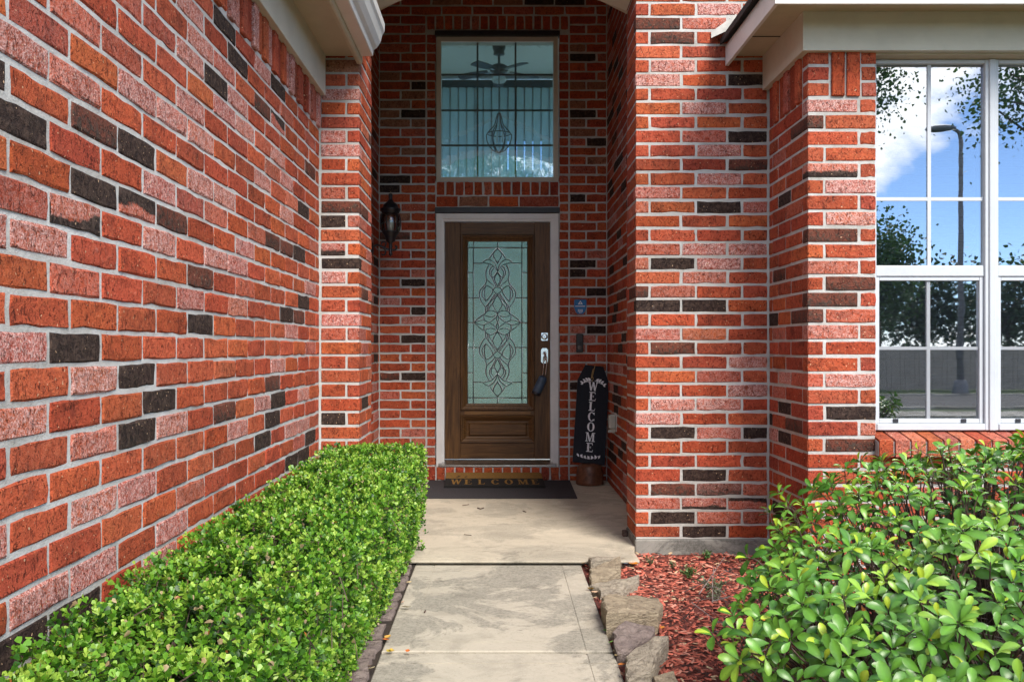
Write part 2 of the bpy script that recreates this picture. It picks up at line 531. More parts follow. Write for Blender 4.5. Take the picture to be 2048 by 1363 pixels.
# porch slab
Y_DOOR, Y_PIL, Y_BAY = 7.62, 5.066, 4.424
X_GAR, X_RP0, X_RET = -1.04, 0.782, 1.549
X_LIN, X_RIN = -1.049, 0.927
porch = thing('porch', (0, 5.5, 0), None, None, kind='structure')
mb = MB()
mb.box(-1.25, 1.10, 5.07, 7.80, -0.14, 0.0)
mb.box(-0.80, 0.752, 4.790, 5.0695, -0.14, 0.0)
mb.build('porch_slab', MAT['porch'], porch)
mb = MB()   # worn nosing strip along the front edge, a few millimetres lower
mb.prism([(4.737, -0.013), (4.7895, -0.014), (4.7895, -0.0012), (4.741, -0.0016), (4.736, -0.005)], 'X', -0.80, 0.752)
mb.build('nosing', MAT['porch'], porch)

# walk: one slab after another towards the street, tooled margins as shallow channels
walk = thing('walkway', (0, 2.4, -0.02), None, None, kind='structure')
def walk_slab(y0, y1, ztop, margin=True, seed=0):
    x0, x1 = -0.455, 0.435
    mb = MB()
    c = 0.0045
    m = 0.105
    g_ = 0.0035
    zs = ztop
    if margin:
        xs = [(x0 + c, x0 + m - g_), (x0 + m + g_, x1 - m - g_), (x1 - m + g_, x1 - c)]
        ys = [(y0 + c, y0 + m - g_), (y0 + m + g_, y1 - m - g_), (y1 - m + g_, y1 - c)]
    else:
        xs = [(x0 + c, x1 - c)]; ys = [(y0 + c, y1 - c)]
    # surface tiles of one casting, joined through the channel floor
    vs, fs = [], []
    def quad(a, b, cc, d):
        o = len(vs); vs.extend([a, b, cc, d]); fs.append((o, o + 1, o + 2, o + 3))
    zc = zs - 0.0025
    for (xa, xb) in xs:
        for (ya, yb) in ys:
            quad((xa, ya, zs), (xb, ya, zs), (xb, yb, zs), (xa, yb, zs))
    if margin:
        for X in (x0 + m, x1 - m):
            quad((X - g_, y0 + c, zc), (X + g_, y0 + c, zc), (X + g_, y1 - c, zc), (X - g_, y1 - c, zc))
        for Y in (y0 + m, y1 - m):
            for (xa, xb) in xs:
                quad((xa, Y - g_, zc), (xb, Y - g_, zc), (xb, Y + g_, zc), (xa, Y + g_, zc))
        for (xa, xb) in xs:
            for (ya, yb) in ys:
                for (p, q) in (((xa, ya), (xb, ya)), ((xb, yb), (xa, yb)), ((xa, yb), (xa, ya)), ((xb, ya), (xb, yb))):
                    quad((*p, zc), (*q, zc), (*q, zs), (*p, zs))
    for (p, q, pi, qi) in (((x0, y0), (x1, y0), (x0 + c, y0 + c), (x1 - c, y0 + c)), ((x1, y0), (x1, y1), (x1 - c, y0 + c), (x1 - c, y1 - c)),
                           ((x1, y1), (x0, y1), (x1 - c, y1 - c), (x0 + c, y1 - c)), ((x0, y1), (x0, y0), (x0 + c, y1 - c), (x0 + c, y0 + c))):
        quad((*p, zs - c), (*q, zs - c), (*qi, zs), (*pi, zs))
        quad((*p, zs - 0.14), (*q, zs - 0.14), (*q, zs - c), (*p, zs - c))
    mb.add(vs, fs)
    mb.build('concrete_slab', MAT['walk'], walk)
walk_slab(3.378, 4.716, -0.020)
walk_slab(1.96, 3.354, -0.0215, margin=True)
walk_slab(0.55, 1.940, -0.024, margin=True)
walk_slab(-0.86, 0.535, -0.036, margin=True)
walk_slab(-2.27, -0.875, -0.038, margin=True)

# garden bed soils
mb = MB(); mb.box(-1.05, -0.457, -1.0, 5.064, -0.16, -0.028)
structure('hedge_bed', mb, MAT['soil'])
def bumpy_sheet(x0, x1, y0, y1, nx, ny, zf):
    vs = [(x0 + (x1 - x0) * i / nx, y0 + (y1 - y0) * j / ny, 0) for j in range(ny + 1) for i in range(nx + 1)]
    vs = [(x, y, zf(x, y)) for x, y, _ in vs]
    fs = [(j * (nx + 1) + i, j * (nx + 1) + i + 1, (j + 1) * (nx + 1) + i + 1, (j + 1) * (nx + 1) + i) for j in range(ny) for i in range(nx)]
    return MB().add(vs, fs)
def mulch_z(x, y):
    return -0.045 + 0.012 * math.sin(3.1 * x + 1.7 * y) + 0.010 * math.sin(7.3 * y - 4.1 * x) + 0.006 * math.sin(17 * x) * math.sin(13 * y) - 0.02 * max(0, min(1, (1.2 - y)))
structure('mulch_bed', bumpy_sheet(0.437, 3.9, -0.6, 5.06, 60, 90, mulch_z), MAT['mulch_base'], smooth=True)

# ------------------------------------------------------------------ brick walls
CRS, Z0 = 0.0813, 0.045            # course height, underside of the first course
JT, BJ = 0.0120, 0.0135            # head joint and bed joint widths
BT = 0.078                         # brick thickness into the wall
PROUD = 0.0040

REDS = [(0.445, 0.078, 0.029), (0.405, 0.067, 0.027), (0.470, 0.088, 0.033), (0.425, 0.071, 0.028), (0.375, 0.062, 0.027), (0.480, 0.095, 0.035)]
def brick_colour(kind, r):
    c = r.choice(REDS)
    j = r.uniform(0.86, 1.14)
    base = [c[0] * j, c[1] * j * r.uniform(0.9, 1.15), c[2] * j * r.uniform(0.85, 1.2)]
    wash, d0, d1 = r.uniform(0, 0.06), -1.0, -1.0
    if r.random() < 0.14: wash = r.uniform(0.15, 0.4)
    if kind == 'P': wash = r.uniform(0.85, 1.0)
    elif kind == 'H': wash = r.uniform(0.5, 0.65)
    elif kind == 'K': d0 = d1 = 1.6; wash = 0
    elif kind == 'G': d0, d1 = 1.15, -0.45; wash = 0.6
    elif kind == 'T': d0, d1 = -0.45, 1.15; wash = 0.5
    elif kind == 'B': base = [0.17, 0.050, 0.030]; d0, d1 = 0.52, 0.36
    elif kind == 'N': base = [0.30, 0.12, 0.065]; wash = 0.12
    elif kind == 'R': d0 = d1 = r.choice((-1, -1, -1, -0.05, 0.05))
    return base, wash, d0, d1

class Wall:
    """one stretch of brickwork: mortar core + every brick"""
    all = []
    def __init__(s, name, loc, label, cat, seed, dark_share=0.0, pink_share=0.0, extra=None):
        s.root = thing(name, loc, label, cat)
        s.b = []
        s.marks = []
        s.r = random.Random(seed)
        s.dark, s.pink, s.extra = dark_share, pink_share, extra or []
        Wall.all.append(s)
    def brick(s, x0, x1, y0, y1, z0, z1, face, ori=None):
        if x1 - x0 < 0.012 or y1 - y0 < 0.012 or z1 - z0 < 0.012: return
        s.b.append([x0, x1, y0, y1, z0, z1, face, None, ori])
    def mark(s, face, plane_axis, plane, marks):
        for kind, pts in marks.items():
            for (u, v) in pts:
                if plane_axis == 'Y':
                    d = plane
                else:
                    d = plane * F_PX / (u - VPX)
                p = at(u, v, d)
                for b in s.b:
                    if b[6] == face and b[4] - .006 <= p.z <= b[5] + .006:
                        a0, a1, q = (b[0], b[1], p.x) if plane_axis == 'Y' else (b[2], b[3], p.y)
                        if a0 - .006 <= q <= a1 + .006:
                            b[7] = kind
                            break
    def finish(s):
        scored = []
        r = s.r
        for b in s.b:
            cx, cy, cz = (b[0] + b[1]) / 2, (b[2] + b[3]) / 2, (b[4] + b[5]) / 2
            if cy > 0.4:
                u, v = to_px((cx, cy, cz))
                sc = F_PX / cy
                vis = -40 < u < 2090 and -30 < v < 1393
                area = (b[5] - b[4]) * sc * max(b[1] - b[0], (b[3] - b[2]) * abs(cx) / cy) * sc
            else:
                vis, area = False, 0
            scored.append((area if vis else -1, b))
        order = sorted(range(len(scored)), key=lambda i: -scored[i][0])
        single = {i for i in order[:300] if scored[i][0] > 0}
        jv, jf, jc, jk = [], [], [], []
        for i, (a, b) in enumerate(scored):
            kind = b[7]
            if kind is None:
                t = r.random()
                kind = 'K' if t < s.dark else 'P' if t < s.dark + s.pink else 'B' if t < s.dark + s.pink + 0.035 else 'R'
            base, wash, d0, d1 = brick_colour(kind, r)
            # size and seating differ from brick to brick
            e = [r.uniform(-0.0016, 0.0016) for _ in range(6)]
            x0, x1, y0, y1, z0, z1 = b[0] + e[0], b[1] + e[1], b[2] + e[2], b[3] + e[3], b[4] + e[4], b[5] + e[5]
            ch = min(r.uniform(0.0028, 0.0055), (x1 - x0) * .3, (y1 - y0) * .3, (z1 - z0) * .3)
            if b[8]:
                vs, fs = worn_brick(x0, x1, y0, y1, z0, z1, ch, b[8], r)
            else:
                vs, fs = chamfer_box(x0, x1, y0, y1, z0, z1, ch)
            vs = [(p[0] + r.uniform(-.0012, .0012), p[1] + r.uniform(-.0012, .0012), p[2] + r.uniform(-.0016, .0016)) for p in vs]
            zc = (z0 + z1) / 2
            cols = [(base[0], base[1], base[2], wash)] * len(vs)
            ks = [d0 if p[2] < zc else d1 for p in vs]
            if i in single:
                me = bpy.data.meshes.new('brick')
                me.from_pydata(vs, [], fs)
                put_brick_attrs(me, cols, ks)
                me.materials.append(MAT['brick'])
                o = bpy.data.objects.new('brick', me)
                COL.objects.link(o)
                o.parent = s.root
                o.matrix_parent_inverse = PM(s.root).inverted()
            else:
                off = len(jv)
                jv += vs; jf += [tuple(k + off for k in f) for f in fs]; jc += cols; jk += ks
        if jv:
            me = bpy.data.meshes.new('bricks')
            me.from_pydata(jv, [], jf)
            put_brick_attrs(me, jc, jk)
            me.materials.append(MAT['brick'])
            o = bpy.data.objects.new('bricks', me)
            COL.objects.link(o)
            o.parent = s.root
            o.matrix_parent_inverse = PM(s.root).inverted()
            o['kind'] = 'stuff'
def worn_brick(x0, x1, y0, y1, z0, z1, ch, ori, r):
    """brick whose visible face has a chipped, uneven outline"""
    if ori == '-Y': a0, a1 = x0, x1
    else: a0, a1 = y0, y1
    na = 4 if a1 - a0 > 0.15 else 3 if a1 - a0 > 0.06 else 2
    nz = 2 if z1 - z0 < 0.12 else 4
    pts = [(a0 + (a1 - a0) * i / na, z0, 0, -1) for i in range(na)] + [(a1, z0 + (z1 - z0) * i / nz, 1, 0) for i in range(nz)] + \
          [(a1 - (a1 - a0) * i / na, z1, 0, 1) for i in range(na)] + [(a0, z1 - (z1 - z0) * i / nz, -1, 0) for i in range(nz)]
    outer, inner = [], []
    ca, cz = (a0 + a1) / 2, (z0 + z1) / 2
    for (a, z, na_, nz_) in pts:
        j = r.uniform(-0.0018, 0.0012)
        if r.random() < 0.07: j -= r.uniform(0.002, 0.005)
        corner = abs(abs(a - ca) - (a1 - a0) / 2) < 1e-6 and abs(abs(z - cz) - (z1 - z0) / 2) < 1e-6
        sa, sz = (1 if a > ca else -1), (1 if z > cz else -1)
        if corner:
            q = r.uniform(0.0, 0.003)
            o = (a - sa * q, z - sz * q)
            c2 = ch * r.uniform(0.8, 1.6)
            i_ = (o[0] - sa * c2, o[1] - sz * c2)
        else:
            o = (a + na_ * j, z + nz_ * j)
            c2 = ch * r.uniform(0.7, 1.7)
            i_ = (o[0] - na_ * c2, o[1] - nz_ * c2)
        outer.append(o); inner.append(i_)
    if ori == '-Y': mk = lambda p, d: (p[0], y0 + d, p[1]); dep = y1 - y0
    elif ori == '+X': mk = lambda p, d: (x1 - d, p[0], p[1]); dep = x1 - x0
    else: mk = lambda p, d: (x0 + d, p[0], p[1]); dep = x1 - x0
    n = len(pts)
    vs = [mk(p, r.uniform(-.0008, .0008)) for p in inner] + [mk(p, ch * 0.8) for p in outer] + [mk(p, dep) for p in outer]
    fs = [tuple(range(n))] + [(i, i + n, (i + 1) % n + n, (i + 1) % n) for i in range(n)] + [(i + n, i + 2 * n, (i + 1) % n + 2 * n, (i + 1) % n + n) for i in range(n)]
    if ori == '+X': pass
    if ori != '+X' and ori != '-Y': fs = [f[::-1] for f in fs]
    return vs, fs
def put_brick_attrs(me, cols, ks):
    a = me.attributes.new('bc', 'FLOAT_COLOR', 'POINT')
    a.data.foreach_set('color', np.array(cols, dtype=np.float32).ravel())
    k = me.attributes.new('bk', 'FLOAT', 'POINT')
    k.data.foreach_set('value', np.array(ks, dtype=np.float32))

def course(n, bj=None):
    bj = BJ if bj is None else bj
    z = Z0 + CRS * n
    return z + bj / 2, z + CRS - bj / 2

def spans(a, b, joints):
    """brick spans between a and b cut at joint centres (no joint at the ends)"""
    js = sorted(j for j in joints if a + 0.02 < j < b - 0.02)
    e = [a] + js + [b]
    out = []
    for i in range(len(e) - 1):
        out.append((e[i] + (JT / 2 if i > 0 else 0), e[i + 1] - (JT / 2 if i < len(e) - 2 else 0)))
    return out
def series(phase, lo, hi, step=0.267):
    k0 = math.floor((lo - phase) / step)
    return [phase + step * k for k in range(k0, k0 + int((hi - lo) / step) + 3)]

PR = PROUD
# ---- 1. wall along the hedge (faces +X)
w1 = Wall('brick_wall', (-1.12, 2.0, 0), 'long red brick wall running along the clipped hedge, with pink and black bricks', 'wall', 1)
Y1 = Y_PIL - 0.004
for n in range(-1, 29):
    z0, z1 = course(n, 0.0104)
    for (a, b) in spans(-0.8, Y1 - 0.008, series(4.80 if n % 2 == 0 else 4.70, -0.8, Y1)):
        w1.brick(X_GAR - BT, X_GAR, a, b, z0, z1, 'side', '+X')
zs0, zs1 = Z0 + CRS * 29 + 0.004, 2.70
k = 0
y = Y1 - 0.008
while y > -0.8:
    pr = 0.013 if k % 2 == 0 else 0.003
    w1.brick(X_GAR - BT, X_GAR + pr, y - (CRS - JT), y, zs0 + (0.0 if k % 2 == 0 else 0.012), zs1, 'soldier')
    y -= CRS; k += 1
core = MB().box(X_GAR - 0.18, X_GAR - PR, -0.8, Y1 + 0.006, -0.1, 3.0)
core.build('mortar', MAT['mortar'], w1.root)
w1.mark('side', 'X', X_GAR, {
 'K': [(446,55),(476,135),(434,172),(551,177),(274,304),(47,250),(190,377),(5,150),(603,424),(596,509),(606,603),(574,633),(401,651),
       (156,710),(277,753),(323,805),(277,870),(557,802),(547,841),(528,885),(623,877),(584,929),(608,914),(141,1225),(58,1270)],
 'G': [(162,439)], 'T': [(551,254),(277,404)],
 'B': [(344,444),(618,344),(404,556),(544,486),(547,773),(452,829),(590,640)],
 'P': [(47,100),(269,185),(339,239),(384,210),(384,25),(379,85),(399,125),(449,220),(484,244),(481,195),(399,280),(324,379),(401,369),(449,394),
       (80,484),(327,479),(489,499),(444,519),(484,534),(554,314),(574,349),(521,354),(574,429),(584,663),(621,581),(5,469),(45,671),(521,140),
       (49,715),(190,758),(54,846),(345,851),(479,863),(528,812),(584,861),(608,861),(557,732),(610,790),(277,982),(190,1016),(345,1053),(187,1148),(80,1211),(5,1089),(331,1113)],
 'H': [(384,604),(479,616),(199,875),(429,105),(140,180)]})
for b in w1.b:
    if b[6] == 'soldier':
        t = w1.r.random()
        b[7] = 'P' if t < 0.28 else 'B' if t < 0.36 else 'R'
w1.finish()

# ---- 2. brick pillar between the hedge wall and the entry
w2 = Wall('brick_pillar', (-0.93, 5.3, 0), 'narrow red brick pillar between the long hedge wall and the dark entry recess', 'pillar', 2)
XL0, XL1, YLR = X_GAR + 0.009, -0.81, 5.545
for n in range(-1, 46):
    z0, z1 = course(n)
    odd = n % 2 != 0
    if odd:
        w2.brick(XL0, XL1, Y_PIL, Y_PIL + BT, z0, z1, 'front')
        js = [Y_PIL + BT + JT / 2, Y_PIL + BT + JT / 2 + 0.267]
        first = Y_PIL + BT + JT
    else:
        w2.brick(XL0, -0.886 - JT / 2, Y_PIL, Y_PIL + BT, z0, z1, 'front')
        w2.brick(-0.886 + JT / 2, XL1, Y_PIL, Y_PIL + 0.257, z0, z1, 'front')
        first = Y_PIL + 0.257 + JT
    sp = [(first, min(first + 0.257, YLR))]
    if first + 0.267 < YLR - 0.02: sp.append((first + 0.267, YLR))
    for (a, b) in sp: w2.brick(XL1 - BT, XL1, a, b, z0, z1, 'ret')
MB().box(X_GAR - 0.03, XL1 - PR, Y_PIL + PR, YLR - PR, -0.1, 3.79).build('mortar', MAT['mortar'], w2.root)
w2.mark('front', 'Y', Y_PIL, {'K': [(663,446),(681,534),(669,839)], 'G': [(663,509)], 'P': [(681,192),(663,277),(681,307),(663,559),(681,643)], 'N': [(681,130)]})
w2.mark('ret', 'X', XL1, {'K': [(728,562),(731,792)], 'P': [(727,616),(730,60)]})
w2.finish()

# ---- 3. pier to the right of the entry
w3 = Wall('brick_pillar', (1.1, 5.25, 0), 'wide red brick pier between the entry recess and the window bay, on a concrete footing', 'pillar', 3)
YRR = 5.436
for n in range(0, 46):
    z0, z1 = course(n)
    xe = X_RET - 0.008 if n < 33 else 3.7
    if n % 2 == 0:
        w3.brick(X_RP0, 1.044 - JT / 2, Y_PIL, Y_PIL + BT, z0, z1, 'front')
        for (a, b) in spans(1.044 + JT / 2, xe, series(1.311, 1.05, xe)): w3.brick(a, b, Y_PIL, Y_PIL + BT, z0, z1, 'front', '-Y')
        w3.brick(X_RP0, X_RP0 + BT, Y_PIL + BT + JT, Y_PIL + BT + JT + 0.257, z0, z1, 'ret')
    else:
        w3.brick(X_RP0, 0.8627 - JT / 2, Y_PIL, Y_PIL + 0.257, z0, z1, 'front')
        for (a, b) in spans(0.8627 + JT / 2, xe, series(1.1296, 0.87, xe)): w3.brick(a, b, Y_PIL, Y_PIL + BT, z0, z1, 'front', '-Y')
        w3.brick(X_RP0, X_RP0 + BT, Y_PIL + 0.257 + JT, YRR, z0, z1, 'ret')
MB().box(X_RP0 + PR, X_RET + 0.02, Y_PIL + PR, YRR - PR, Z0 - 0.001, 3.79).box(X_RET + 0.0205, 3.7, Y_PIL + PR, YRR - PR, 2.7, 3.79).build('mortar', MAT['mortar'], w3.root)
MB().box(X_RP0 - 0.004, X_RET + 0.02, Y_PIL - 0.006, YRR - 0.01, -0.2, Z0 - 0.003, ch=0.006).build('footing', MAT['footing'], w3.root)
w3.mark('front', 'Y', Y_PIL, {
 'K': [(1492,161),(1494,273),(1440,414),(1345,526),(1319,610),(1411,610),(1350,863),(1510,861),(1416,947),(1354,1033),(1416,1064)],
 'G': [(1416,1002)], 'T': [(1499,1002)], 'B': [(1347,694),(1352,975)],
 'P': [(1440,23),(1345,135),(1314,161),(1413,217),(1438,300),(1440,358),(1409,497),(1496,497),(1438,524),(1495,722),(1497,777),(1350,806),(1444,806),(1321,835)],
 'H': [(1424,50),(1316,387),(1511,414),(1319,665),(1442,863),(1411,553)]})
w3.mark('ret', 'X', X_RP0, {'K': [(1258,61),(1259,108),(1260,640),(1264,870),(1264,960)], 'P': [(1259,160),(1260,420),(1262,700)], 'H': [(1262,900)]})
w3.finish()

# ---- 4. window bay (return + front)
w4 = Wall('brick_wall', (2.3, 4.6, 0), 'orange-red brick bay wall around the white window, beyond the leafy shrub', 'wall', 4)
XW0, XW1, XE = 1.892, 3.16, 3.62
ZSILL = 0.600
for n in range(-1, 32):
    z0, z1 = course(n)
    odd = n % 2 != 0
    if n < 29:
        if odd:
            w4.brick(X_RET, 1.634 - JT / 2, Y_BAY, Y_BAY + 0.257, z0, z1, 'front')
            first = Y_BAY + 0.257 + JT
        else:
            w4.brick(X_RET, 1.808 - JT / 2, Y_BAY, Y_BAY + BT, z0, z1, 'front')
            first = Y_BAY + BT + JT
        nxt = first + (0.216 if odd else 0.267)
        cuts = [nxt] if odd else [first + 0.265, first + 0.265 + 0.229]
        e = [first] + [c for c in cuts if c < Y_PIL - 0.03] + [Y_PIL - 0.008 + JT]
        for i in range(len(e) - 1): w4.brick(X_RET, X_RET + BT, e[i], e[i + 1] - JT, z0, z1, 'ret')
        x_first = 1.634 + JT / 2 if odd else 1.808 + JT / 2
        if z1 < ZSILL + 0.01:
            for (a, b) in spans(x_first, XE, series(1.901 if odd else 2.075, x_first, XE)): w4.brick(a, b, Y_BAY, Y_BAY + BT, z0, z1, 'front', '-Y')
        else:
            for (a, b) in spans(x_first, XW0, []): w4.brick(a, b, Y_BAY, Y_BAY + BT, z0, z1, 'front', '-Y')
            for (a, b) in spans(XW1, XE, [XW1 + (0.085 if odd else 0.262)]): w4.brick(a, b, Y_BAY, Y_BAY + BT, z0, z1, 'front', '-Y')
    else:
        w4.brick(X_RET, 1.657, Y_BAY, Y_BAY + BT, z0, z1, 'front')
        w4.brick(1.82, XW0, Y_BAY, Y_BAY + BT, z0, z1, 'front')
        w4.brick(XW1, 3.25, Y_BAY, Y_BAY + BT, z0, z1, 'front')
for (a, b) in ((1.668, 1.735), (1.746, 1.810)): w4.brick(a, b, Y_BAY - 0.011, Y_BAY + BT, Z0 + CRS * 29 + 0.006, 2.66, 'soldier')
y = Y_BAY + BT + JT; k = 0
while y < Y_PIL - 0.06:
    w4.brick(X_RET - (0.013 if k % 2 == 0 else 0.003), X_RET + BT, y, y + CRS - JT, Z0 + CRS * 29 + 0.004, 2.66, 'ret_soldier')
    y += CRS + 0.012; k += 1
# rowlock sill: tipped headers
nsill = 16
sp_ = (XW1 + 0.02 - (XW0 - 0.006)) / nsill
SILL = MB()
MB().box(X_RET + PR, XW0 - PR, Y_BAY + PR, Y_PIL - 0.001, -0.2, 2.70).box(XW1 + PR, XE, Y_BAY + PR, 4.60, -0.2, 2.70) \
    .box(XW0 - PR + 0.0005, XW1 + PR - 0.0005, Y_BAY + PR, 4.60, -0.2, ZSILL + 0.02).build('mortar', MAT['mortar'], w4.root)
MB().box(X_RET - 0.004, XE, Y_BAY - 0.005, Y_PIL - 0.008, -0.2, Z0 - CRS - 0.002).build('footing', MAT['footing'], w4.root)
w4.mark('front', 'Y', Y_BAY, {'K': [(1702,821)], 'G': [(1664,337)], 'B': [(1665,595),(1702,883),(1664,466)],
    'P': [(1664,209),(1699,368),(1699,433),(1702,755)], 'H': [(1665,658)]})
w4.mark('ret', 'X', X_RET, {'K': [(1543,634),(1598,628),(1570,813),(1541,832),(1570,872),(1598,940),(1559,1013),(1566,393)], 'P': [(1546,865),(1598,815),(1600,564),(1568,753)], 'B': [(1590,390)]})
w4.finish()
for i in range(nsill):
    xa = XW0 - 0.006 + sp_ * i + JT / 2; xb = xa + sp_ - JT
    r_ = random.Random(900 + i)
    mb = MB()
    t = r_.uniform(-0.002, 0.002)
    prof = [(Y_BAY - 0.042 + t, 0.598), (Y_BAY - 0.046 + t, 0.602), (Y_BAY - 0.045 + t, 0.682), (Y_BAY - 0.040 + t, 0.687), (4.545, 0.722), (4.545, 0.632)]
    mb.prism(prof, 'X', xa, xb)
    o = mb.build('sill_brick', MAT['brick'], w4.root)
    base, wash, d0, d1 = brick_colour('H' if i % 3 else 'R', r_)
    put_brick_attrs(o.data, [(base[0] * 1.05, base[1] * 1.3, base[2] * 1.3, wash * 0.5)] * len(o.data.vertices), [-1.0] * len(o.data.vertices))
MB().prism([(Y_BAY - 0.034, 0.603), (Y_BAY - 0.034, 0.674), (4.53, 0.711), (4.53, 0.622)], 'X', XW0 - 0.004, XW1 + 0.018).build('sill_mortar', MAT['mortar'], w4.root)

# ---- 5. entry wall with the door and the window above it
w5 = Wall('brick_wall', (-0.06, 7.7, 0), 'shaded dark red brick wall around the front door and the window above it', 'wall', 5)
XB0, XB1, XB2, XB3 = -0.640, -0.557, 0.511, 0.599       # header bands either side of the openings
ZT0, ZT1 = 3.905, 4.033                                 # rowlock band over the upper window
YF = Y_DOOR
for n in range(-1, 54):
    z0, z1 = course(n)
    z0 = max(z0, -0.05)
    odd = n % 2 != 0
    over = z0 > ZT1 - 0.01
    if over:
        for (a, b) in spans(X_LIN + 0.006, X_RIN - 0.006, series(-0.774 if odd else -0.863, X_LIN, X_RIN)): w5.brick(a, b, YF, YF + BT, z0, z1, 'front', '-Y')
        continue
    for (a, b) in spans(X_LIN + 0.006, XB0 - JT / 2, [-0.774 if odd else -0.863]): w5.brick(a, b, YF, YF + BT, z0, z1, 'front', '-Y')
    for (a, b) in spans(XB3 + JT / 2, X_RIN - 0.006, [0.747 if odd else 0.836]): w5.brick(a, b, YF, YF + BT, z0, z1, 'front', '-Y')
    if z1 < ZT0 - 0.004:
        w5.brick(XB0 + JT / 2, XB1 - 0.003, YF, YF + BT, z0, z1, 'front', '-Y')
        w5.brick(XB2 + 0.005, XB3 - JT / 2, YF, YF + BT, z0, z1, 'front', '-Y')
def rowlock(a, b, z0, z1, n, face='row', yf=YF):
    st = (b - a) / n
    for i in range(n):
        w5.brick(a + st * i + JT / 2, a + st * (i + 1) - JT / 2, yf, yf + BT, z0, z1, face, '-Y')
rowlock(XB0 + 0.002, XB3 - 0.002, ZT0, ZT1 - JT, 16)
rowlock(XB1, XB2, 2.470, 2.585, 13)                     # sill of the upper window
for (a, b) in spans(XB1 + 0.003, XB2 - 0.003, [-0.36, -0.10, 0.165]): w5.brick(a, b, YF, YF + BT, 2.372, 2.458, 'front', '-Y')
rowlock(XB1 - 0.083 + 0.002, XB3, 0.004, 0.114, 15, yf=YF - 0.006)
mo = MB()
yb = 7.78
mo.box(X_LIN - 0.1, XB1 - PR, YF + PR, yb, -0.1, 4.45)
mo.box(XB2 + PR, X_RIN + 0.1, YF + PR, yb, -0.1, 4.45)
mo.box(XB1 - PR + .0005, XB2 + PR - .0005, YF + PR, yb, 2.366, 2.590)
mo.box(XB1 - PR + .0005, XB2 + PR - .0005, YF + PR, yb, 3.898, 4.45)
mo.box(XB1 - PR + .0005, XB2 + PR - .0005, YF + PR, yb, -0.1, 0.118)
mo.build('mortar', MAT['mortar'], w5.root)
w5.mark('front', 'Y', YF, {
 'K': [(1073,10),(1126,10),(1164,124),(1164,234),(1192,291),(1154,401),(834,178),(824,233),(789,363),(779,381),(1163,531),(1154,550),(1193,586),(1193,660),(836,623),(834,568),(834,679),(834,752),(1145,771)],
 'N': [(888,10),(1014,10),(824,195),(802,215),(776,228),(786,253),(835,253),(822,307),(1156,102),(1152,180),(1188,180),(1154,215),(1166,272),(1152,254),(943,400),(770,150),(1180,330),(800,430)],
 'H': [(1150,660),(1180,680),(1150,700),(800,600),(830,640)]})
w5.finish()

# steel lintels over both openings
for (z0, z1, lab) in ((2.317, 2.362, 'thin black steel lintel over the front door'), (3.850, 3.893, 'thin black steel lintel over the upper window')):
    o = MB().box(XB1 - 0.008, XB2 + 0.008, YF - 0.012, YF + 0.07, z0, z1, ch=0.003).build('lintel', MAT['lintel'])
    tag(o, lab, 'lintel')

# ---- 6, 7. side walls of the entry recess
w6 = Wall('brick_wall', (X_RIN + 0.05, 6.5, 0), 'shaded brick side wall of the entry beside the welcome board, seen at a steep angle', 'wall', 6, 0.10, 0.08)
for n in range(-1, 54):
    z0, z1 = course(n)
    for (a, b) in spans(YRR + 0.002, Y_DOOR - 0.006, series(7.45 if n % 2 else 7.54, YRR, Y_DOOR)): w6.brick(X_RIN, X_RIN + BT, a, b, z0, z1, 'side', '-X')
MB().box(X_RIN + PR, X_RIN + 0.16, YRR, Y_DOOR + 0.005, -0.1, 4.45).build('mortar', MAT['mortar'], w6.root)
w6.mark('side', 'X', X_RIN, {'K': [(1216,620),(1233,618),(1250,673),(1243,697),(1225,735),(1233,775),(1229,797),(1249,890),(1243,905)], 'P': [(1221,733),(1242,735)]})
w6.finish()
w7 = Wall('brick_wall', (X_LIN - 0.05, 6.6, 0), 'shaded brick side wall of the entry behind the black wall lantern', 'wall', 7, 0.06, 0.05)
for n in range(-1, 54):
    z0, z1 = course(n)
    for (a, b) in spans(YLR + 0.002, Y_DOOR - 0.006, series(7.50 if n % 2 else 7.58, YLR, Y_DOOR)): w7.brick(X_LIN - BT, X_LIN, a, b, z0, z1, 'side', '+X')
MB().box(X_LIN - 0.16, X_LIN - PR, YLR - 0.3, Y_DOOR + 0.005, -0.1, 4.45).build('mortar', MAT['mortar'], w7.root)
w7.finish()

# ------------------------------------------------------------------ eaves and roofs
ev = thing('garage_eave', (-0.9, 2.2, 2.8), 'cream eave with soffit and moulded gutter above the long hedge wall', 'eave')
YA, YB = -0.8, 5.05
MB().box(X_GAR + 0.0005, -1.002, YA, YB, 2.592, 2.835, ch=0.002).build('frieze_board', MAT['trim'], ev)
MB().box(-1.0015, -0.822, YA, YB + 0.008, 2.822, 2.842).build('soffit', MAT['soffit'], ev)
MB().prism([(-0.822, 2.775), (-0.804, 2.770), (-0.794, 2.775), (-0.790, 2.79), (-0.790, 2.98), (-0.822, 2.98)], 'Y', YA, YB + 0.004).build('fascia', MAT['soffit'], ev)
gp = [(-0.7895, 2.802), (-0.727, 2.802), (-0.722, 2.806), (-0.719, 2.835), (-0.700, 2.850), (-0.680, 2.880), (-0.668, 2.925), (-0.657, 2.940), (-0.655, 2.985), (-0.668, 2.990), (-0.7895, 2.990)]
MB().prism(gp, 'Y', YA, 5.0).build('gutter', MAT['gutter'], ev)
MB().prism([(-0.70, 2.995), (-0.70, 3.02), (-5.0, 5.17), (-5.0, 5.10)], 'Y', YA, 5.05).build('roof', MAT['shingle'], ev)
MB().prism([(-0.82, 2.985), (-1.3, 2.985), (-1.3, 3.27), (-0.83, 3.05)], 'Y', YA, 5.03).build('roof_deck', MAT['soffit'], ev)

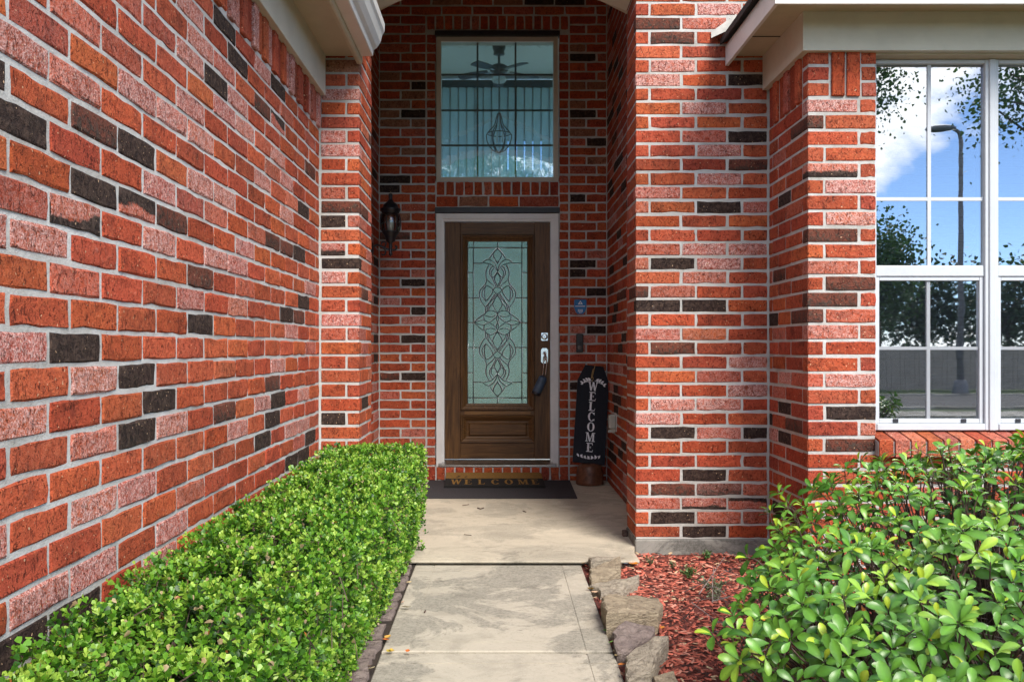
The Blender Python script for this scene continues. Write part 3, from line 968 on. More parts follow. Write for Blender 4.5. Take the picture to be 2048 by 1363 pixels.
be = thing('bay_eave', (2.4, 4.6, 2.8), 'painted eave and frieze over the window bay with its mitred corner', 'eave')
FX0, FY0, XEE = 1.297, 4.142, 3.68
MB().prism([(X_RET - 0.036, Y_BAY - 0.036), (XEE, Y_BAY - 0.036), (XEE, Y_BAY - 0.0005), (X_RET - 0.0005, Y_BAY - 0.0005), (X_RET - 0.0005, Y_PIL - 0.002), (X_RET - 0.036, Y_PIL - 0.002)], 'Z', 2.628, 2.822).build('frieze_board', MAT['trim'], be)
MB().prism([(FX0 + 0.0185, FY0 + 0.0185), (XEE, FY0 + 0.0185), (XEE, Y_BAY + 0.06), (X_RET + 0.06, Y_BAY + 0.06), (X_RET + 0.06, Y_PIL - 0.008), (FX0 + 0.0185, Y_PIL - 0.008)], 'Z', 2.8225, 2.84).build('soffit', MAT['soffit'], be)
MB().prism([(FX0, FY0), (XEE, FY0), (XEE, FY0 + 0.018), (FX0 + 0.018, FY0 + 0.018), (FX0 + 0.018, Y_PIL - 0.009), (FX0, Y_PIL - 0.009)], 'Z', 2.765, 2.880).build('fascia', MAT['gutter'], be)
MB().box(X_RET + 0.0, XEE, Y_BAY + 0.005, 4.60, 2.6205, 2.700).build('head_board', MAT['soffit'], be)
MB().box(X_RET + 0.1, X_RET + 0.14, 4.55, 4.56, 2.83, 2.835).build('soffit_seam', MAT['lintel'], be)
MB().box(FX0 + 0.02, X_RET - 0.038, 4.735, 4.739, 2.8185, 2.824).build('soffit_seam', MAT['lintel'], be)
def hip(x0, y0, yb, xe, z, sl, th):
    h = sl * (yb - y0)
    v = [(x0, y0, z), (xe, y0, z), (x0, yb, z), (x0 + (yb - y0), yb, z + h), (xe, yb, z + h)]
    v += [(a, b, c - th) for a, b, c in v]
    f = [(0, 3, 2), (0, 1, 4, 3), (5, 7, 8), (5, 8, 9, 6), (0, 2, 7, 5), (1, 0, 5, 6), (4, 1, 6, 9), (2, 3, 8, 7), (3, 4, 9, 8)]
    return MB().add(v, f)
hroof = hip(FX0 - 0.032, FY0 - 0.032, Y_PIL - 0.011, XEE, 2.918, 0.55, 0.034).build('roof', MAT['shingle'], be)
fl = MB()
for (xa, xb, za, zb) in ((1.215, 1.36, 2.925, 3.035), (1.352, 1.50, 3.005, 3.11)):
    fl.add([(xa, Y_PIL - 0.010, za), (xb, Y_PIL - 0.010, zb - 0.045), (xb, Y_PIL - 0.010, zb + 0.03), (xa, Y_PIL - 0.010, za + 0.035),
            (xa, Y_PIL - 0.075, za - 0.015), (xb, Y_PIL - 0.07, zb - 0.058)], [(0, 1, 2, 3), (0, 4, 5, 1)])
fl.build('step_flashing', MAT['flashing'], hroof, recalc=False)

# gable over the entry: raked beams, boarded face and the porch ceiling behind
ge = thing('entry_gable', (0, 5.6, 3.3), 'raked tan beams of the gable spanning the top of the entry recess', 'gable')
YG0, YG1 = 5.556, 5.70
zr = lambda x: 3.318 + 0.5 * (0.8 - abs(x))
for sx in (-1, 1):
    MB().prism([(0.0, zr(0)), (sx * 1.04, zr(1.04)), (sx * 1.04, zr(1.04) + 0.22), (0.0, zr(0) + 0.22)], 'Y', YG0, YG1).build('rake_beam', MAT['soffit'], ge)
MB().prism([(-1.04, zr(1.04) + 0.2205), (0, zr(0) + 0.2205), (1.04, zr(1.04) + 0.2205), (1.04, 4.5), (-1.04, 4.5)], 'Y', YG0 + 0.02, YG1 - 0.02).build('gable_face', MAT['trim'], ge)
arch = [(-0.81 + 1.59 * i / 24, 3.385 - 0.27 * (-0.81 + 1.59 * i / 24) ** 2) for i in range(25)]
MB().prism(arch + [(0.78, 4.5), (-0.81, 4.5)], 'Y', 5.13, 5.42).build('arch_header', MAT['trim'], ge)
MB().box(-0.81, 0.78, 5.4205, YG0 + 0.019, 4.451, 4.50).build('porch_ceiling', MAT['soffit'], ge)
MB().box(X_LIN - 0.1, X_RIN + 0.1, YG1, Y_DOOR + 0.15, 4.451, 4.50).build('porch_ceiling', MAT['soffit'], ge)
MB().box(-1.12, 1.10, YG0 - 0.3, Y_DOOR + 0.15, 4.501, 4.56).build('roof_deck', MAT['shingle'], ge)

# ================================================================== objects
# ------------------------------------------------------------------ front door
SD = F_PX / 7.67                         # px per metre on the door leaf
def dx(u): return (u - VPX) / SD
def dz(v): return CAM_Z - (v - VPY) / SD
YD = 7.67                                # front face of the door leaf
fr = thing('door_frame', (0, 7.68, 0.13), 'grey-white painted frame around the front door with metal threshold', 'door frame')
XF0, XF1, ZF0, ZF1 = XB1 + 0.004, XB2 - 0.002, 0.120, 2.313
xo0, xo1, zo1 = dx(889), dx(1101), dz(443.5)
YFr = 7.632
def frame_piece(name, poly, axis, a, b): return MB().prism(poly, axis, a, b).build(name, MAT['frame_white'], fr)
frame_piece('jamb', [(XF0, YFr), (xo0 - 0.022, YFr), (xo0 - 0.022, YFr + 0.012), (xo0, YFr + 0.014), (xo0, 7.76), (XF0, 7.76)], 'Z', ZF0, ZF1)
frame_piece('jamb', [(XF1, YFr), (xo1 + 0.022, YFr), (xo1 + 0.022, YFr + 0.012), (xo1, YFr + 0.014), (xo1, 7.76), (XF1, 7.76)], 'Z', ZF0, ZF1)
frame_piece('head', [(YFr + 0.0005, ZF1 - 0.0005), (YFr + 0.0005, zo1 + 0.022), (YFr + 0.012, zo1 + 0.022), (YFr + 0.014, zo1), (7.759, zo1), (7.759, ZF1 - 0.0005)], 'X', xo0 - 0.0215, xo1 + 0.0215)
MB().prism([(YFr - 0.02, 0.121), (YFr - 0.02, 0.135), (YFr - 0.01, 0.142), (7.66, 0.165), (7.672, 0.172), (7.75, 0.172), (7.75, 0.121)], 'X', xo0 - 0.05, xo1 + 0.05).build('threshold', MAT['nickel'], fr)

door = thing('front_door', (0, 7.69, 0.17), 'dark stained wooden front door with tall leaded glass pane', 'door')
DX0, DX1, DZ0, DZ1 = xo0 + 0.003, xo1 - 0.003, 0.180, zo1 - 0.004
gx0, gx1, gz0, gz1 = dx(934.5), dx(1055.5), dz(808), dz(482)       # glass
mx0, mx1, mz0, mz1 = dx(921), dx(1069), dz(820), dz(469)           # moulding outside
px0, px1, pz0, pz1 = dx(921), dx(1069), dz(884.5), dz(830)         # lower panel moulding
qx0, qx1, qz0, qz1 = dx(937), dx(1054), dz(871.5), dz(845)         # raised panel
YDb = 7.712
MB().box(DX0, mx0, YD, YDb, DZ0, DZ1, ch=0.002).build('stile', MAT['door'], door)
MB().box(mx1, DX1, YD, YDb, DZ0, DZ1, ch=0.002).build('stile', MAT['door'], door)
MB().box(mx0 + .0005, mx1 - .0005, YD + 0.0012, YDb, mz1, DZ1 - 0.001, ch=0.002).build('rail', MAT['door_h'], door)
MB().box(mx0 + .0005, mx1 - .0005, YD + 0.0012, YDb, pz1, mz0, ch=0.002).build('rail', MAT['door_h'], door)
MB().box(mx0 + .0005, mx1 - .0005, YD + 0.0012, YDb, DZ0 + 0.0005, pz0, ch=0.002).build('rail', MAT['door_h'], door)
MB().box(dx(929), dx(1061), YD - 0.002, YD + 0.0005, dz(828), dz(821.5)).build('gold_strip', MAT['door_gold'], door)  # thin strip in a lighter golden brown

def picture_moulding(x0, x1, z0, z1, prof, mat, name):
    """mitred moulding: prof = [(inset from outer edge, y)]"""
    mb = MB()
    rings = []
    for ins, y in prof:
        rings.append([(x0 + ins, y, z0 + ins), (x1 - ins, y, z0 + ins), (x1 - ins, y, z1 - ins), (x0 + ins, y, z1 - ins)])
    vs = [p for r_ in rings for p in r_]
    n = len(prof)
    fs = [(i * 4 + k, i * 4 + (k + 1) % 4, ((i + 1) % n) * 4 + (k + 1) % 4, ((i + 1) % n) * 4 + k) for i in range(n) for k in range(4)]
    mb.add(vs, fs)
    return mb.build(name, mat, door)
mw = mx0 * 0 + (gx0 - mx0)
picture_moulding(mx0, mx1, mz0, mz1, [(0.0, YD + 0.004), (0.001, YD - 0.012), (0.007, YD - 0.021), (0.016, YD - 0.020), (0.021, YD - 0.010), (0.032, YD - 0.006), (0.040, YD + 0.006), (mw, YD + 0.014), (mw, YD + 0.034), (0.0, YD + 0.034)], MAT['door'], 'glass_moulding')
picture_moulding(px0, px1, pz0, pz1, [(0.0, YD + 0.004), (0.001, YD - 0.010), (0.006, YD - 0.018), (0.014, YD - 0.016), (0.019, YD - 0.006), (0.030, YD - 0.002), (0.040, YD + 0.010), (0.052, YD + 0.016), (0.052, YD + 0.030), (0.0, YD + 0.030)], MAT['door_h'], 'panel_moulding')
pm = MB()
pm.add([(px0 + .05, YD + .018, pz0 + .05), (px1 - .05, YD + .018, pz0 + .05), (px1 - .05, YD + .018, pz1 - .05), (px0 + .05, YD + .018, pz1 - .05),
        (qx0, YD + .016, qz0), (qx1, YD + .016, qz0), (qx1, YD + .016, qz1), (qx0, YD + .016, qz1),
        (qx0 + .012, YD + .002, qz0 + .012), (qx1 - .012, YD + .002, qz0 + .012), (qx1 - .012, YD + .002, qz1 - .012), (qx0 + .012, YD + .002, qz1 - .012),
        (px0 + .05, YD + .04, pz0 + .05), (px1 - .05, YD + .04, pz0 + .05), (px1 - .05, YD + .04, pz1 - .05), (px0 + .05, YD + .04, pz1 - .05)],
       [(a, (a + 1) % 4, (a + 1) % 4 + 4, a + 4) for a in range(4)] + [(a + 4, (a + 1) % 4 + 4, (a + 1) % 4 + 8, a + 8) for a in range(4)] + [(8, 9, 10, 11), (15, 14, 13, 12)] + [(a, a + 12, (a + 1) % 4 + 12, (a + 1) % 4) for a in range(4)])
pm.build('raised_panel', MAT['door_h'], door)

# leaded glass: textured pale-green glass, dark came, pale metal tubes for the bevels' refracted glints
def M_leaded():
    g = G('seeded_green_glass')
    h = g.math('ADD', g.noise(55, 3, 0.6, dist=0.8), g.math('MULTIPLY', g.noise(200, 2, 0.5), 0.4))
    nrm = g.bump(h, 0.8, 0.010)
    return g.done(g.bsdf(Base_Color=(0.40, 0.62, 0.54), Roughness=0.16, Transmission_Weight=0.72, IOR=1.45, Specular_IOR_Level=0.7, Normal=nrm))
MAT['leaded'] = M_leaded()
def M_bevel():
    g = G('bevel_glint_metal')
    return g.done(g.bsdf(Base_Color=(0.95, 0.98, 0.97), Roughness=0.22, Metallic=0.75))
MAT['bevel'] = M_bevel()
YG = YD + 0.018
pane = MB().box(gx0 - 0.004, gx1 + 0.004, YG, YG + 0.006, gz0 - 0.004, gz1 + 0.004).build('leaded_pane', MAT['leaded'], door)
CS = 7.573
def gp_(cx, cy, mirx=False, miry=False, off=0.0):
    u = 995 + (cx - 570) / CS * (-1 if mirx else 1)
    v = 470 + cy / CS
    if miry: v = 2 * 644.5 - v
    return Vector((dx(u), YG - off, dz(v)))
HALF = [
 [(570,195),(640,275),(690,350)], [(570,205),(630,270),(625,340),(570,410)], [(570,430),(610,360),(645,290),(690,350)],
 [(570,545),(600,450),(660,385),(720,365),(795,410)], [(570,545),(650,455),(720,428),(795,410)],
 [(700,445),(735,520),(745,600),(720,680),(650,740),(600,800)], [(570,545),(640,470),(682,520),(690,590),(640,670),(590,775)],
 [(570,555),(640,640),(665,560),(620,495)], [(570,570),(615,660),(570,770)], [(570,785),(615,800),(630,840),(570,890)],
 [(735,660),(752,740),(830,830),(842,920),(805,1020),(755,1085)], [(745,762),(790,830),(803,915),(742,1010)], [(640,840),(740,765),(765,880),(740,990),(640,840)],
 [(570,890),(660,990),(740,1080),(752,1200)], [(600,885),(700,1030),(722,1150)], [(570,910),(642,1040),(570,1180)], [(620,1000),(690,1090),(700,1150)],
 [(570,1200),(620,1152),(700,1142),(770,1200),(765,1285),(690,1312),(620,1268),(570,1200)], [(780,1200),(850,1250),(925,1321)], [(720,1310),(800,1285),(925,1321)],
 [(600,1215),(670,1235),(760,1215)], [(570,1205),(590,1260),(570,1318)] ]
came, bevels = MB(), MB()
for c in HALF:
    for mxr in (False, True):
        for myr in (False, True):
            pts = smooth_curve([gp_(x, y, mxr, myr, 0.001) for x, y in c], 6)
            came.tube(pts, 0.0036, 5)
            q = [p + Vector((0.0062 * (1 if (p.x > dx(995)) else -1), 0, 0.0030)) for p in pts]
            bevels.tube(q, 0.0026, 4)
straight = []
for x in (200, 937): straight.append([(x, 88), (x, 1321)])
for mv in (False, True):
    pass
def st(p, q):
    for myr in (False, True):
        a, b = gp_(*p, False, myr, 0.001), gp_(*q, False, myr, 0.001)
        came.tube([a, b], 0.0030, 5)
        off = Vector((0.0055, 0, 0)) if abs(a.x - b.x) < 1e-4 else Vector((0, 0, -0.0055))
        bevels.tube([a + off, b + off], 0.0024, 4)
st((200, 92), (200, 1321)); st((937, 92), (937, 1321)); st((112, 184), (1024, 184)); st((570, 92), (570, 184))
st((200, 420), (345, 420)); st((795, 420), (937, 420)); st((200, 945), (308, 945)); st((842, 945), (937, 945))
st((112, 562), (200, 562)); st((937, 562), (1024, 562)); st((112, 945), (200, 945)); st((937, 945), (1024, 945)); st((112, 1321), (208, 1321)); st((925, 1321), (1024, 1321))
for x in (114, 1022): st((x, 92), (x, 1321))
came.build('came', MAT['came'], pane, smooth=True)
bevels.build('bevel', MAT['bevel'], pane, smooth=True)

# hardware
def on_door(u, v, off=0.0): return Vector((dx(u), YD - off, dz(v)))
hw = MB(); p = on_door(1089, 673)
hw.box(p.x - 0.031, p.x + 0.031, YD - 0.007, YD, p.z - 0.037, p.z + 0.037, ch=0.004)
hw.lathe([(0.027, 0.0), (0.027, 0.010), (0.022, 0.017), (0.014, 0.018), (0.013, 0.021)], 20, M=Matrix.Translation((p.x, YD - 0.005, p.z)) @ Matrix.Rotation(R(90), 4, 'X'))
db = hw.build('deadbolt', MAT['nickel'], door)
MB().box(p.x - 0.0018, p.x + 0.0018, YD - 0.0275, YD - 0.0255, p.z - 0.008, p.z + 0.008).build('keyhole', MAT['lintel'], db)
hp = MB(); p = on_door(1089, 711)
hp.prism([(p.x - 0.030, p.z - 0.052), (p.x - 0.018, p.z - 0.066), (p.x + 0.018, p.z - 0.066), (p.x + 0.030, p.z - 0.052), (p.x + 0.030, p.z + 0.052), (p.x + 0.018, p.z + 0.066), (p.x - 0.018, p.z + 0.066), (p.x - 0.030, p.z + 0.052)], 'Y', YD - 0.007, YD)
hp.lathe([(0.016, 0.0), (0.016, 0.03), (0.012, 0.034)], 16, M=Matrix.Translation((p.x, YD - 0.005, p.z + 0.022)) @ Matrix.Rotation(R(90), 4, 'X'))
hp.tube(smooth_curve([(p.x, YD - 0.03, p.z + 0.022), (p.x - 0.002, YD - 0.050, p.z + 0.028), (p.x + 0.006, YD - 0.055, p.z + 0.004), (p.x - 0.004, YD - 0.052, p.z - 0.022), (p.x + 0.008, YD - 0.05, p.z - 0.040)], 6), 0.0085, 10)
hp.build('door_handle', MAT['nickel'], door, smooth=False)

lb = thing('key_lockbox', on_door(1080, 765, 0.06), 'blue-grey key lockbox hanging from the door handle on a steel shackle', 'lockbox')
a0 = on_door(1089, 711) + Vector((0.004, -0.05, -0.012))
a1 = on_door(1088, 752, 0.045)
MB().tube(smooth_curve([a0 + Vector((-.012, .01, 0.0)), a0 + Vector((-.013, 0, -.05)), a1 + Vector((-.014, 0, 0.0))], 5), 0.0045, 8).tube(smooth_curve([a0 + Vector((.012, -.005, 0.0)), a0 + Vector((.013, 0, -.05)), a1 + Vector((.010, 0, 0.004))], 5), 0.0045, 8) \
    .tube(smooth_curve([a0 + Vector((-.012, .01, 0.0)), a0 + Vector((0, 0.004, .012)), a0 + Vector((.012, -.005, 0.0))], 5), 0.0045, 8).build('shackle', MAT['nickel'], lb, smooth=True)
Ml = Matrix.Translation(a1 + Vector((-0.004, 0, 0.004))) @ Matrix.Rotation(R(24), 4, 'Y')
MAT['lockbox'] = plain('blue_grey_plastic', (0.045, 0.075, 0.125), 0.45, 0.15, 30, 0.1)
body = MB()
prof = [(0.020, -0.004), (0.031, -0.012), (0.034, -0.03), (0.036, -0.15), (0.034, -0.162)]
vs = MB(); vs.lathe(prof, 20, M=Ml @ Matrix.Diagonal((1.08, 0.72, 1, 1)))
bo = vs.build('body', MAT['lockbox'], lb, smooth=True)
MB().lathe([(0.037, -0.1535), (0.037, -0.172), (0.030, -0.178)], 20, M=Ml @ Matrix.Diagonal((1.08, 0.72, 1, 1))).build('rubber_cap', MAT['black_metal'], bo, smooth=True)

# ------------------------------------------------------------------ window above the door
MAT['glass_upper'] = M_glass('upper_window_glass', (0.76, 0.93, 1.0), 0.0, 0.17, wave=0.0012, wscale=5.0)
uw = thing('upper_window', (-0.03, 7.66, 2.6), 'tall fixed window with peeling cream frame above the front door', 'window')
ux0, ux1, uz0, uz1 = XB1 + 0.004, XB2 - 0.006, 2.590, 3.849
fw = 0.040
def ring_frame(parent, name, mat, x0, x1, z0, z1, w, ya, yb, wb=None):
    """four butted members"""
    wb = w if wb is None else wb
    MB().box(x0, x0 + w, ya, yb, z0, z1, ch=0.002).build(name, mat, parent)
    MB().box(x1 - w, x1, ya, yb, z0, z1, ch=0.002).build(name, mat, parent)
    MB().box(x0 + w + .0004, x1 - w - .0004, ya + 0.0008, yb, z1 - w, z1 - 0.0006, ch=0.002).build(name, mat, parent)
    MB().box(x0 + w + .0004, x1 - w - .0004, ya + 0.0008, yb, z0 + 0.0006, z0 + wb, ch=0.002).build(name, mat, parent)
ring_frame(uw, 'frame_member', MAT['cream'], ux0, ux1, uz0, uz1, fw, 7.636, 7.75)
MB().box(ux0 + fw, ux1 - fw, 7.664, 7.668, uz0 + fw, uz1 - fw).build('glass_pane', MAT['glass_upper'], uw)
MAT['grid_backlit'] = plain('backlit_dark_grid', (0.10, 0.085, 0.07), 0.6, 0.15)  # backlit darkness of the grid put into its colour
SU = F_PX / 7.68
for u in (955, 1031):
    x = (u - VPX) / SU
    MB().box(x - 0.008, x + 0.008, 7.673, 7.684, uz0 + fw, uz1 - fw).build('muntin', MAT['grid_backlit'], uw)
for v in (150, 221, 291):
    z = CAM_Z - (v - VPY) / SU
    MB().box(ux0 + fw, ux1 - fw, 7.6735, 7.6835, z - 0.008, z + 0.008).build('muntin', MAT['grid_backlit'], uw)

# ------------------------------------------------------------------ hall behind the door and upper window
MAT['hall_wall'] = M_paint('hall_wall_paint', (0.80, 0.83, 0.83), 0.7, dirt=0.08)
MAT['hall_floor'] = M_wood('hall_floor_wood', (0.30, 0.22, 0.14), (0.48, 0.37, 0.25))
hall = thing('hall', (0, 10, 0), None, None, kind='structure')
HX, HY0, HY1 = 2.6, 7.79, 12.6
zc_ = lambda y: 4.62 + 0.150 * (y - 10)
MB().box(-HX, HX, HY0, HY1 + 0.4, 0.10, 0.165).build('floor', MAT['hall_floor'], hall)
MB().prism([(HY0 - 0.0, zc_(HY0)), (HY1 + 0.1, zc_(HY1 + 0.1)), (HY1 + 0.1, zc_(HY1 + 0.1) + 0.1), (HY0, zc_(HY0) + 0.1)], 'X', -HX, HX).build('ceiling', MAT['hall_wall'], hall)
wx0, wx1, wz0, wz1 = 0.02, 0.62, 3.70, 4.14              # bright high window in the far wall
YW = HY1 + 0.02
MB().box(-HX, wx0, YW, YW + 0.12, 0.17, 5.0).box(wx1, HX, YW, YW + 0.12, 0.17, 5.0).box(wx0 + .0003, wx1 - .0003, YW, YW + 0.12, 0.17, wz0).box(wx0 + .0003, wx1 - .0003, YW, YW + 0.12, wz1, 5.0).build('wall', MAT['hall_wall'], hall)
for sx in (-1, 1):      # side walls out of view, tall openings added to brighten the hall
    x0, x1 = (-HX - 0.12, -HX) if sx < 0 else (HX, HX + 0.12)
    MB().box(x0, x1, HY0, 7.95, 0.17, 4.9).box(x0, x1, 12.6, HY1 + 0.14, 0.17, 4.9).box(x0, x1, 7.9505, 12.5995, 0.17, 0.4).box(x0, x1, 7.9505, 12.5995, 4.62, 4.9).build('wall', MAT['hall_wall'], hall)
MB().box(-HX, X_LIN - 0.101, HY0 - 0.04, HY0 - 0.001, 0.17, 4.45).box(X_RIN + 0.101, HX, HY0 - 0.04, HY0 - 0.001, 0.17, 4.45).build('wall', MAT['hall_wall'], hall)

vb = thing('vertical_blind', (0, 12.5, 4.0), 'pale vertical blind with dark head rail seen inside through the upper window', 'blind')
MAT['vane'] = (lambda g: g.done(g.bsdf(Base_Color=(0.52, 0.72, 0.86), Roughness=0.6)))(G('sky_tinted_vane'))  # blue of the reflected sky put into the vane colour
MAT['rail_dark'] = plain('dark_head_rail', (0.03, 0.055, 0.075), 0.5)
zt = CAM_Z + 12.45 * (VPY - 175) / F_PX
MB().box(-1.75, 1.75, 12.40, 12.50, zt, zt + 0.085, ch=0.004).build('head_rail', MAT['rail_dark'], vb)
vm = MB().box(-0.051, 0.051, -0.0012, 0.0012, -3.0, 0)
vane_mesh = None
for i in range(30):
    x = -1.70 + i * 0.117
    if vane_mesh is None:
        o = vm.build('vane', MAT['vane']); vane_mesh = o.data
    else:
        o = bpy.data.objects.new('vane', vane_mesh); COL.objects.link(o)
    o.parent = vb; o.matrix_parent_inverse = PM(vb).inverted()
    o.location = (x, 12.45, zt - 0.002); o.rotation_euler = (0, 0, R(14 + (i * 37 % 9 - 4)))
hb = thing('hall_window_blind', (0.32, 12.6, 3.9), 'bright slatted blind of the small window deep inside the hall', 'blind')
MAT['slat_white'] = M_paint('white_slat', (0.78, 0.78, 0.76), 0.4, dirt=0.05)
hs_mesh = None
for i in range(14):
    if hs_mesh is None:
        o = MB().box(0, wx1 - wx0, -0.012, 0.012, -0.001, 0.001).build('slat', MAT['slat_white']); hs_mesh = o.data
    else:
        o = bpy.data.objects.new('slat', hs_mesh); COL.objects.link(o)
    o.parent = hb; o.matrix_parent_inverse = PM(hb).inverted()
    o.location = (wx0, YW + 0.05, wz0 + 0.02 + i * 0.0315); o.rotation_euler = (R(28), 0, 0)

# ceiling fan
cf = thing('ceiling_fan', at(998, 100, 10.0), 'dark five-blade ceiling fan seen inside through the upper window', 'ceiling fan')
fx, fy, fz = cf.location
MAT['fan_dark'] = plain('dark_fan_finish', (0.03, 0.045, 0.05), 0.35, 0.2)
zb_ = at(998, 138, 10.0).z
MB().lathe([(0.065, fz - 0.05), (0.06, fz - 0.02), (0.075, fz + 0.02), (0.075, zc_(10) + 0.01)], 20, c=(fx, fy, 0)).lathe([(0.014, zb_ + 0.04), (0.014, fz - 0.04)], 10, c=(fx, fy, 0)).build('downrod', MAT['fan_dark'], cf, smooth=True)
MB().lathe([(0.04, zb_ - 0.07), (0.07, zb_ - 0.05), (0.105, zb_ - 0.02), (0.105, zb_ + 0.02), (0.06, zb_ + 0.045), (0.03, zb_ + 0.055)], 24, c=(fx, fy, 0)).build('motor_housing', MAT['fan_dark'], cf, smooth=True)
for k_ in range(5):
    Mb = Matrix.Translation((fx, fy, zb_ - 0.015)) @ Matrix.Rotation(R(18 + 72 * k_), 4, 'Z') @ Matrix.Rotation(R(10), 4, 'X') @ Matrix.Rotation(R(5), 4, 'Y')
    bl = MB(); bl.prism([(0.13, -0.045), (0.30, -0.062), (0.46, -0.062), (0.485, -0.03), (0.485, 0.03), (0.46, 0.062), (0.30, 0.062), (0.13, 0.045)], 'Z', -0.004, 0.004, M=Mb)
    b_ = bl.build('blade', MAT['fan_dark'], cf)
    MB().box(0.07, 0.17, -0.014, 0.014, -0.014, -0.0045, M=Mb).build('blade_arm', MAT['nickel'], b_)
MAT['frosted'] = (lambda g: g.done(g.bsdf(Base_Color=(0.75, 0.82, 0.82), Roughness=0.4, Transmission_Weight=0.5)))(G('frosted_glass'))
MB().lathe([(0.04, zb_ - 0.072), (0.075, zb_ - 0.10), (0.085, zb_ - 0.13), (0.07, zb_ - 0.15)], 20, c=(fx, fy, 0)).build('light_bowl', MAT['frosted'], cf, smooth=True)

# pendant lantern on a chain
pl = thing('pendant_lantern', at(998, 290, 9.4), 'open scrolled metal pendant lantern hanging on a chain inside the hall', 'lamp')
pc = at(998, 275, 9.4)
MB().tube([(pc.x, pc.y, pc.z + 0.25), (pc.x, pc.y, zc_(9.4))], 0.005, 6).build('chain', MAT['fan_dark'], pl)
for k_ in range(6):
    a = math.pi * 2 * k_ / 6
    ca, sa = math.cos(a), math.sin(a)
    pts = [(0.012, 0.26), (0.03, 0.20), (0.05, 0.13), (0.12, 0.05), (0.135, 0.0), (0.11, -0.08), (0.06, -0.14), (0.01, -0.16)]
    MB().tube(smooth_curve([(pc.x + r_ * ca, pc.y + r_ * sa, pc.z + z_) for r_, z_ in pts], 4), 0.006, 6).build('cage_rib', MAT['fan_dark'], pl, smooth=True)
MB().tube([(pc.x + 0.125 * math.cos(t * math.pi / 10), pc.y + 0.125 * math.sin(t * math.pi / 10), pc.z + 0.04) for t in range(21)], 0.006, 6).build('cage_ring', MAT['fan_dark'], pl, smooth=True)
for k_ in range(3):
    a = 2.1 * k_
    MB().lathe([(0.011, -0.05), (0.011, 0.03), (0.006, 0.05), (0.002, 0.06)], 10, c=(pc.x + 0.04 * math.cos(a), pc.y + 0.04 * math.sin(a), pc.z)).build('candle_bulb', MAT['frosted'], pl, smooth=True)

